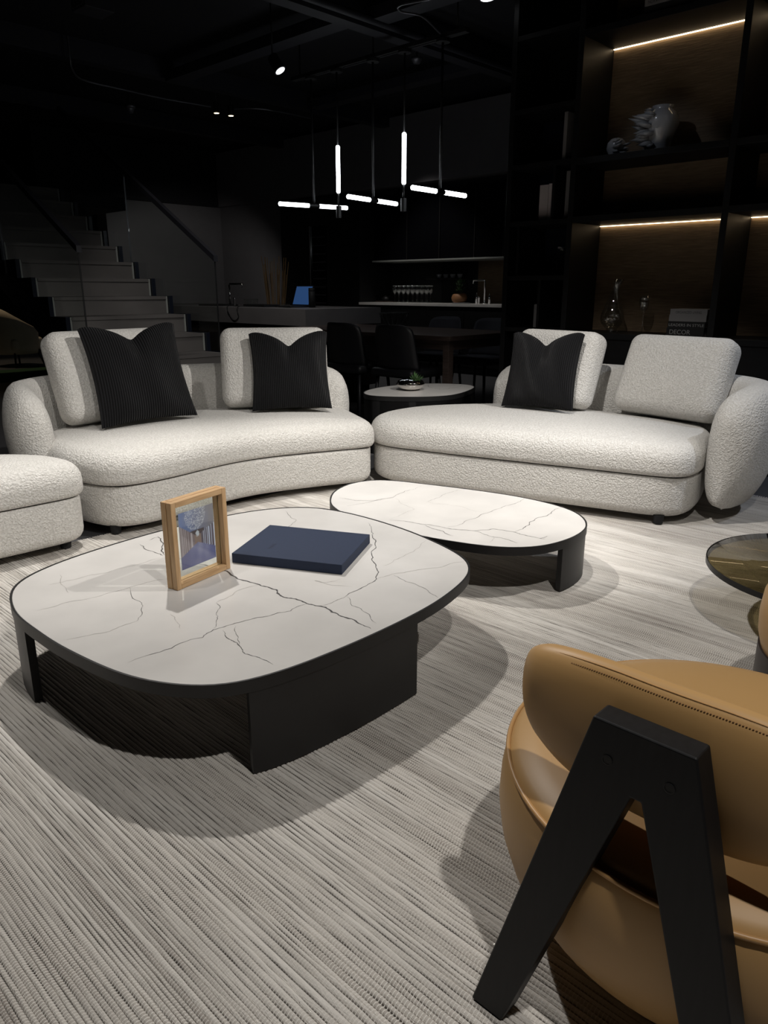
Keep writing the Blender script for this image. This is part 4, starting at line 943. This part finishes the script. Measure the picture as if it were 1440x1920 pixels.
for y0, y1 in ((5.70,6.145),(6.15,6.725),(6.73,7.305),(7.31,7.955)):
    d = MB().box((8.115,y0,1.476),(8.1395,y1,2.335)).build('door', M['smoke'], t); MB().box((8.105,y0,1.476),(8.1145,y0+0.012,2.335)).build('door_frame', M['blackmetal'], d)
t = thing('splashback', 'dark and brown splashback panels behind the kitchen worktop', 'splashback', (8.7,6.9,0.9))
for y0, y1, m in ((5.60,6.52,M['panel']),(6.525,6.70,M['black']),(6.705,7.15,M['shelf']),(7.155,8.15,M['black'])): MB().box((8.70,y0,0.901),(8.7195,y1,1.454)).build('panel', m, t)
o = MB().box((8.45,6.60,1.215),(8.699,7.25,1.235)).build('wall_shelf', M['blackmetal'], None); tag(o, 'short black shelf carrying cups above the worktop', 'shelf')
for k in range(4):
    t = thing('espresso_cup', 'small grey cup in the row on the short kitchen shelf', 'cup', (8.55,6.72+k*0.125,1.2352), 0, 'cups on the short kitchen shelf')
    MB().lathe([(0,0),(0.028,0),(0.040,0.05),(0.037,0.05),(0.025,0.005),(0,0.005)], (0,0,0), 16).build('body', M['porcelain'], t, smooth=True, world=False)
for r in range(2):
    for k in range(8):
        stem_glass((8.25+0.11*r,7.05+k*0.088+0.03*r,0.9002), 0.235, 0.038, 0.50, 'stemmed wine glass in the double row on the kitchen worktop', 'wine glasses on the kitchen worktop')
faucet((8.35,6.14,0.9), 'tall chrome faucet on the back kitchen worktop', 0.30, 0.19, (0,1,0))
for y, h, lab in ((6.27,0.14,'slim chrome soap dispenser left of the back faucet'),(6.06,0.13,'slim chrome soap dispenser right of the back faucet')):
    t = thing('soap_dispenser', lab, 'dispenser', (8.35,y,0.9002)); MB().lathe([(0,0),(0.016,0),(0.016,h*0.8),(0.007,h*0.85),(0.007,h),(0,h)], (8.35,y,0.9002), 14).build('body', M['chrome'], t, smooth=True)
o = MB().lathe([(0,0),(0.11,0),(0.13,0.008),(0.125,0.01),(0.1,0.004),(0,0.004)], (8.25,6.45,0.9002), 24).build('plate', M['porcelain'], None, smooth=True); tag(o, 'white plate below the potted plant on the worktop', 'plate')
t = thing('potted_plant', 'leafy green plant in a round terracotta pot on the worktop', 'potted plant', (8.4,6.60,0.9002))
MB().lathe([(0,0),(0.06,0),(0.10,0.03),(0.11,0.07),(0.095,0.115),(0.07,0.13),(0.06,0.13),(0.06,0.1),(0,0.1)], (8.4,6.60,0.9002), 24).build('pot', M['terracotta'], t, smooth=True)
rng = random.Random(12)
for k in range(60):
    a, el, L = rng.uniform(0,2*PI), rng.uniform(0.1,1.5), rng.uniform(0.07,0.20); c = Vector((8.4,6.60,1.02)); d = Vector((math.cos(a)*math.cos(el)*0.7, math.sin(a)*math.cos(el)*0.7, math.sin(el)))
    p = c+d*L; s_ = d.cross(Vector((0,0,1))).normalized()*0.013; MB().add([p-d*0.03,p+s_+Vector((0,0,0.004)),p+d*0.03,p-s_], [(0,1,2),(0,2,3)]).build('leaf', M['leaf'], t)
t = thing('tea_set', 'dark teapot on a small tray at the left of the worktop', 'teapot', (8.35,7.93,0.9002))
boxes(t, [('tray', (8.25,7.82,0.9002),(8.47,8.06,0.914), M['walnut'])])
MB().lathe([(0,0),(0.05,0),(0.065,0.03),(0.05,0.06),(0.02,0.07),(0.012,0.085),(0,0.088)], (8.35,7.94,0.9145), 20).build('pot', M['blackmetal'], t, smooth=True)
MB().tube([(8.35,7.89,0.95),(8.35,7.86,0.985),(8.35,7.85,0.99)], 0.007, 8).build('spout', M['blackmetal'], t, smooth=True)

# ================================================================ STAIRS
def stairs():
    t = thing('staircase', 'dark stone staircase with steel stringers and glass balustrades', 'staircase', (3.6,7.5,0))
    XL, XR, RUN, RISE = 3.02, 4.20, 0.314, 0.17
    yk = lambda k: 6.76+(k-5)*RUN
    for k in range(1, 14):
        y, z = yk(k), RISE*k
        s_ = MB(); s_.box((XL+0.02,y,z-RISE+0.001),(XR-0.02,y+0.03,z-0.03)); s_.box((XL+0.02,y-0.012,z-0.03),(XR-0.02,y+RUN-0.001,z)); st = s_.build('step', M['stepmat'], t)
        for x in (XL, XR-0.0195): MB().box((x,y-0.004,z-RISE+0.002),(x+0.0195,y+0.034,z-0.001)).build('edge_strip', M['stepedge'], st)
    for x in (XL-0.045, XR+0.005):       # stepped steel stringers
        pts = []
        for k in range(1, 14): pts += [(yk(k)-0.03, RISE*(k-1)), (yk(k)-0.03, RISE*k+0.004)]
        pts += [(yk(14), RISE*13+0.004), (yk(14), RISE*13-0.35), (yk(1)+0.50, -0.002), (yk(1)-0.03,-0.002)]
        n = len(pts); vs = [(x,y,z) for y, z in pts]+[(x+0.04,y,z) for y, z in pts]
        MB().add(vs, [tuple(range(n)), tuple(range(2*n-1,n-1,-1))]+[(i,(i+1)%n,n+(i+1)%n,n+i) for i in range(n)]).build('stringer', M['navypanel'], t)
    sl = 0.575
    for x, yA, zA in ((XL-0.07,6.30,1.41),(XR+0.07,6.30,1.37)):
        for i, (ya, yb) in enumerate(((yA,7.865),(7.875,9.2))):
            zt = lambda y: zA+sl*(y-yA); zb = lambda y: max(0.02, 0.17*5+(y-6.76)*0.541-0.22)
            vs = [(x,ya,zb(ya)),(x,yb,zb(yb)),(x,yb,zt(yb)),(x,ya,zt(ya))]; vs += [(a+0.012,b,c) for a, b, c in vs]
            g = MB().add(vs, [(0,1,2,3),(7,6,5,4),(0,4,5,1),(1,5,6,2),(2,6,7,3),(3,7,4,0)]).build('glass_panel', M['railglass'], t)
            MB().box((x-0.001,ya-0.004,zb(ya)),(x+0.013,ya-0.0005,zt(ya))).build('edge_seal', M['black'] if i == 0 else M['conduit'], g)
        P = [(x+0.006,yA-0.02,zA-0.012),(x+0.006,9.2,zA+sl*(9.2-yA))]
        vs = []
        for px_, py_, pz_ in P: vs += [(px_-0.022,py_,pz_-0.02),(px_+0.022,py_,pz_-0.02),(px_+0.022,py_,pz_+0.035),(px_-0.022,py_,pz_+0.035)]
        MB().add(vs, [(0,1,2,3),(7,6,5,4),(0,4,5,1),(1,5,6,2),(2,6,7,3),(3,7,4,0)]).build('handrail', M['duct'], t)
stairs()
struct('trim_landing', MB().box((2.9,9.60,2.06),(5.2,11.4,2.21)), M['ceil'])
# left background
struct('trim_panel', MB().box((2.75,8.6,0),(2.88,9.25,1.22)), M['brownwall'])
t = thing('lounge_chair', 'cream shell armchair in the room beyond the staircase', 'armchair', (4.36,11.65,0), math.radians(20))
vs = []; fs = []; n = 28; rows = 6
for s_ in (0, 1):
    for i in range(n+1):
        a = math.radians(-125+250*i/n)
        for j in range(rows+1):
            v = j/rows; r = 0.34-0.04*(1-v)**2-(0.045 if s_ else 0); hgt = 0.18+v*(0.36+0.30*max(0,math.cos(a*0.72))**2); vs.append((-r*math.cos(a), r*math.sin(a), hgt))
Q = (n+1)*(rows+1)
for i in range(n):
    for j in range(rows):
        a = i*(rows+1)+j; fs.append((a,a+1,a+rows+2,a+rows+1)); fs.append((Q+a,Q+a+rows+1,Q+a+rows+2,Q+a+1))
    a = i*(rows+1)+rows; fs.append((a,Q+a,Q+a+rows+1,a+rows+1)); a = i*(rows+1); fs.append((a,a+rows+1,Q+a+rows+1,Q+a))
for i in (0, n): fs.append(tuple(i*(rows+1)+j for j in range(rows+1))+tuple(Q+i*(rows+1)+j for j in range(rows,-1,-1)))
MB().add(vs, fs).build('shell', M['cream'], t, smooth=True, world=False)
MB().rbox((0.27,0.27,0.09), 0.05, 4, 0, Matrix.Translation((0.02,0,0.32))).build('seat', M['cream'], t, smooth=True, world=False)
for sx in (-1,1):
    for sy in (-1,1): MB().tube([(0.2*sx,0.2*sy,0.22),(0.26*sx,0.26*sy,-0.003)], 0.014, 8).build('leg', M['black'], t, world=False, smooth=True)
o = MB().box((2.2,9.7,-0.003),(4.9,11.1,0.006)).build('turf_strip', M['green'], None); tag(o, 'dark green carpet strip on the floor beyond the staircase', 'carpet')

# ================================================================ CEILING FITTINGS
def can_spot(loc, aim, label, r, L, face, group='ceiling spotlights', stem=0.15):
    t = thing('spotlight', label, 'spotlight', loc, 0, group); p = Vector(loc); d = (Vector(aim)-p).normalized()
    a = p-d*L; MB().tube([a, a+d*0.01, p], [r*0.85,r,r], 20).build('housing', M['blackmetal'], t, auto=40)
    MB().tube([p+d*0.0005, p+d*0.012], [r*1.02,r*1.04], 20).build('reflector_ring', M['conduit'], t, auto=40)
    MB().tube([p+d*0.0125, p+d*0.0135], [r*0.85,r*0.83], 20).build('lamp', face, t)
    MB().tube([(a.x,a.y,a.z),(a.x,a.y,ZC)], 0.006, 8).build('stem', M['black'], t, smooth=True)
can_spot((4.45,5.45,2.835), (5.05,3.95,0.3), 'black track spotlight tilted toward the sofas', 0.048, 0.12, M['lampface'])
can_spot((4.62,3.46,2.955), (4.7,3.1,0.0), 'black ceiling spotlight cut off by the top edge of the photo', 0.06, 0.10, M['lampface'])
can_spot((5.46,7.829,3.0), (5.46,7.8,0.0), 'small warm downlight, left one of the pair over the island', 0.034, 0.10, M['lampwarm'])
can_spot((5.652,7.824,3.0), (5.65,7.8,0.0), 'small warm downlight, right one of the pair over the island', 0.034, 0.10, M['lampwarm'])
t = thing('smoke_detector', 'small pale ceiling sensor near the pendant rail', 'sensor', (5.95,5.26,3.12))
MB().lathe([(0,0),(0.03,0.0),(0.04,0.02),(0.05,0.03),(0.05,0.05),(0,0.05)], (5.95,5.26,3.12), 20).build('body', M['conduit'], t, smooth=True)
MB().tube([(5.95,5.26,3.17),(5.95,5.26,ZC)], 0.006, 6).build('stem', M['black'], t)
def fit(name, label, cat, mb, m): return tag(mb.build(name, m, None, auto=40), label, cat)
for y, zz, lab in ((4.78,3.08,'black ceiling beam above the pendant rail'),(7.5,3.14,'black ceiling beam over the island'),(9.7,3.14,'black ceiling beam farthest from the camera')):
    fit('ceiling_beam', lab, 'beam', MB().box((1.5,y,zz),(8.6,y+0.13,ZC-0.001)), M['duct'])
for x, ya, yb, zz, lab in ((4.60,4.95,7.45,3.10,'dark flat duct left of the pendant rail'),(4.75,2.6,4.74,3.10,'dark flat duct near the top edge of the photo'),(6.5,5.0,7.45,3.14,'dark flat duct near the kitchen bulkhead')):
    fit('ceiling_duct', lab, 'duct', MB().box((x,ya,zz),(x+0.17,yb,zz+0.09)), M['duct'])
fit('sprinkler_pipe', 'dark round pipe running along the ceiling beam', 'pipe', MB().tube([(1.6,4.68,3.10),(8.4,4.68,3.10)], 0.028, 14), M['duct'])
t = thing('ceiling_speaker', 'black box speaker hanging at the top left of the photo', 'speaker', (2.98,5.7,2.97))
MB().box((2.87,5.60,2.97),(3.09,5.80,3.12)).build('cabinet', M['duct'], t, bevel=0.006); MB().box((2.862,5.615,2.985),(2.869,5.785,3.105)).build('grille', M['conduit'], t)
MB().tube([(2.98,5.7,3.12),(2.98,5.7,ZC)], 0.01, 8).build('bracket', M['black'], t)
t = thing('security_camera', 'tiny dark dome camera on the ceiling above the staircase', 'camera', (4.35,7.75,2.86))
MB().lathe([(0,-0.05),(0.03,-0.04),(0.042,-0.01),(0.045,0.0),(0.055,0.0),(0.055,0.03),(0,0.03)], (4.35,7.75,2.86), 20).build('dome', M['conduit'], t, smooth=True)
MB().tube([(4.35,7.75,2.89),(4.35,7.75,ZC)], 0.008, 8).build('stem', M['black'], t)
def pipe(label, pts, r=0.009, name='ceiling_conduit'): fit(name, label, 'conduit', MB().tube(catmull(pts, 80, closed=False), r, 8), M['conduit'])
pipe('thin grey conduit bending down and running over the staircase', [(3.62,7.45,3.30),(3.62,7.45,3.12),(3.66,7.5,3.04),(3.8,7.6,3.0),(4.2,7.66,3.0),(4.7,7.7,3.0),(5.27,7.66,3.0)])
pipe('short grey conduit running from the downlights toward the kitchen', [(5.68,7.8,3.06),(5.85,7.6,3.06),(6.1,7.5,3.05),(6.6,7.5,3.05)])
pipe('grey flexible conduit looping near the top of the photo', [(4.55,3.55,3.0),(4.38,3.78,2.95),(4.33,3.98,2.95),(4.42,4.06,2.95),(4.6,4.02,2.95),(4.97,4.16,2.95)], 0.007)
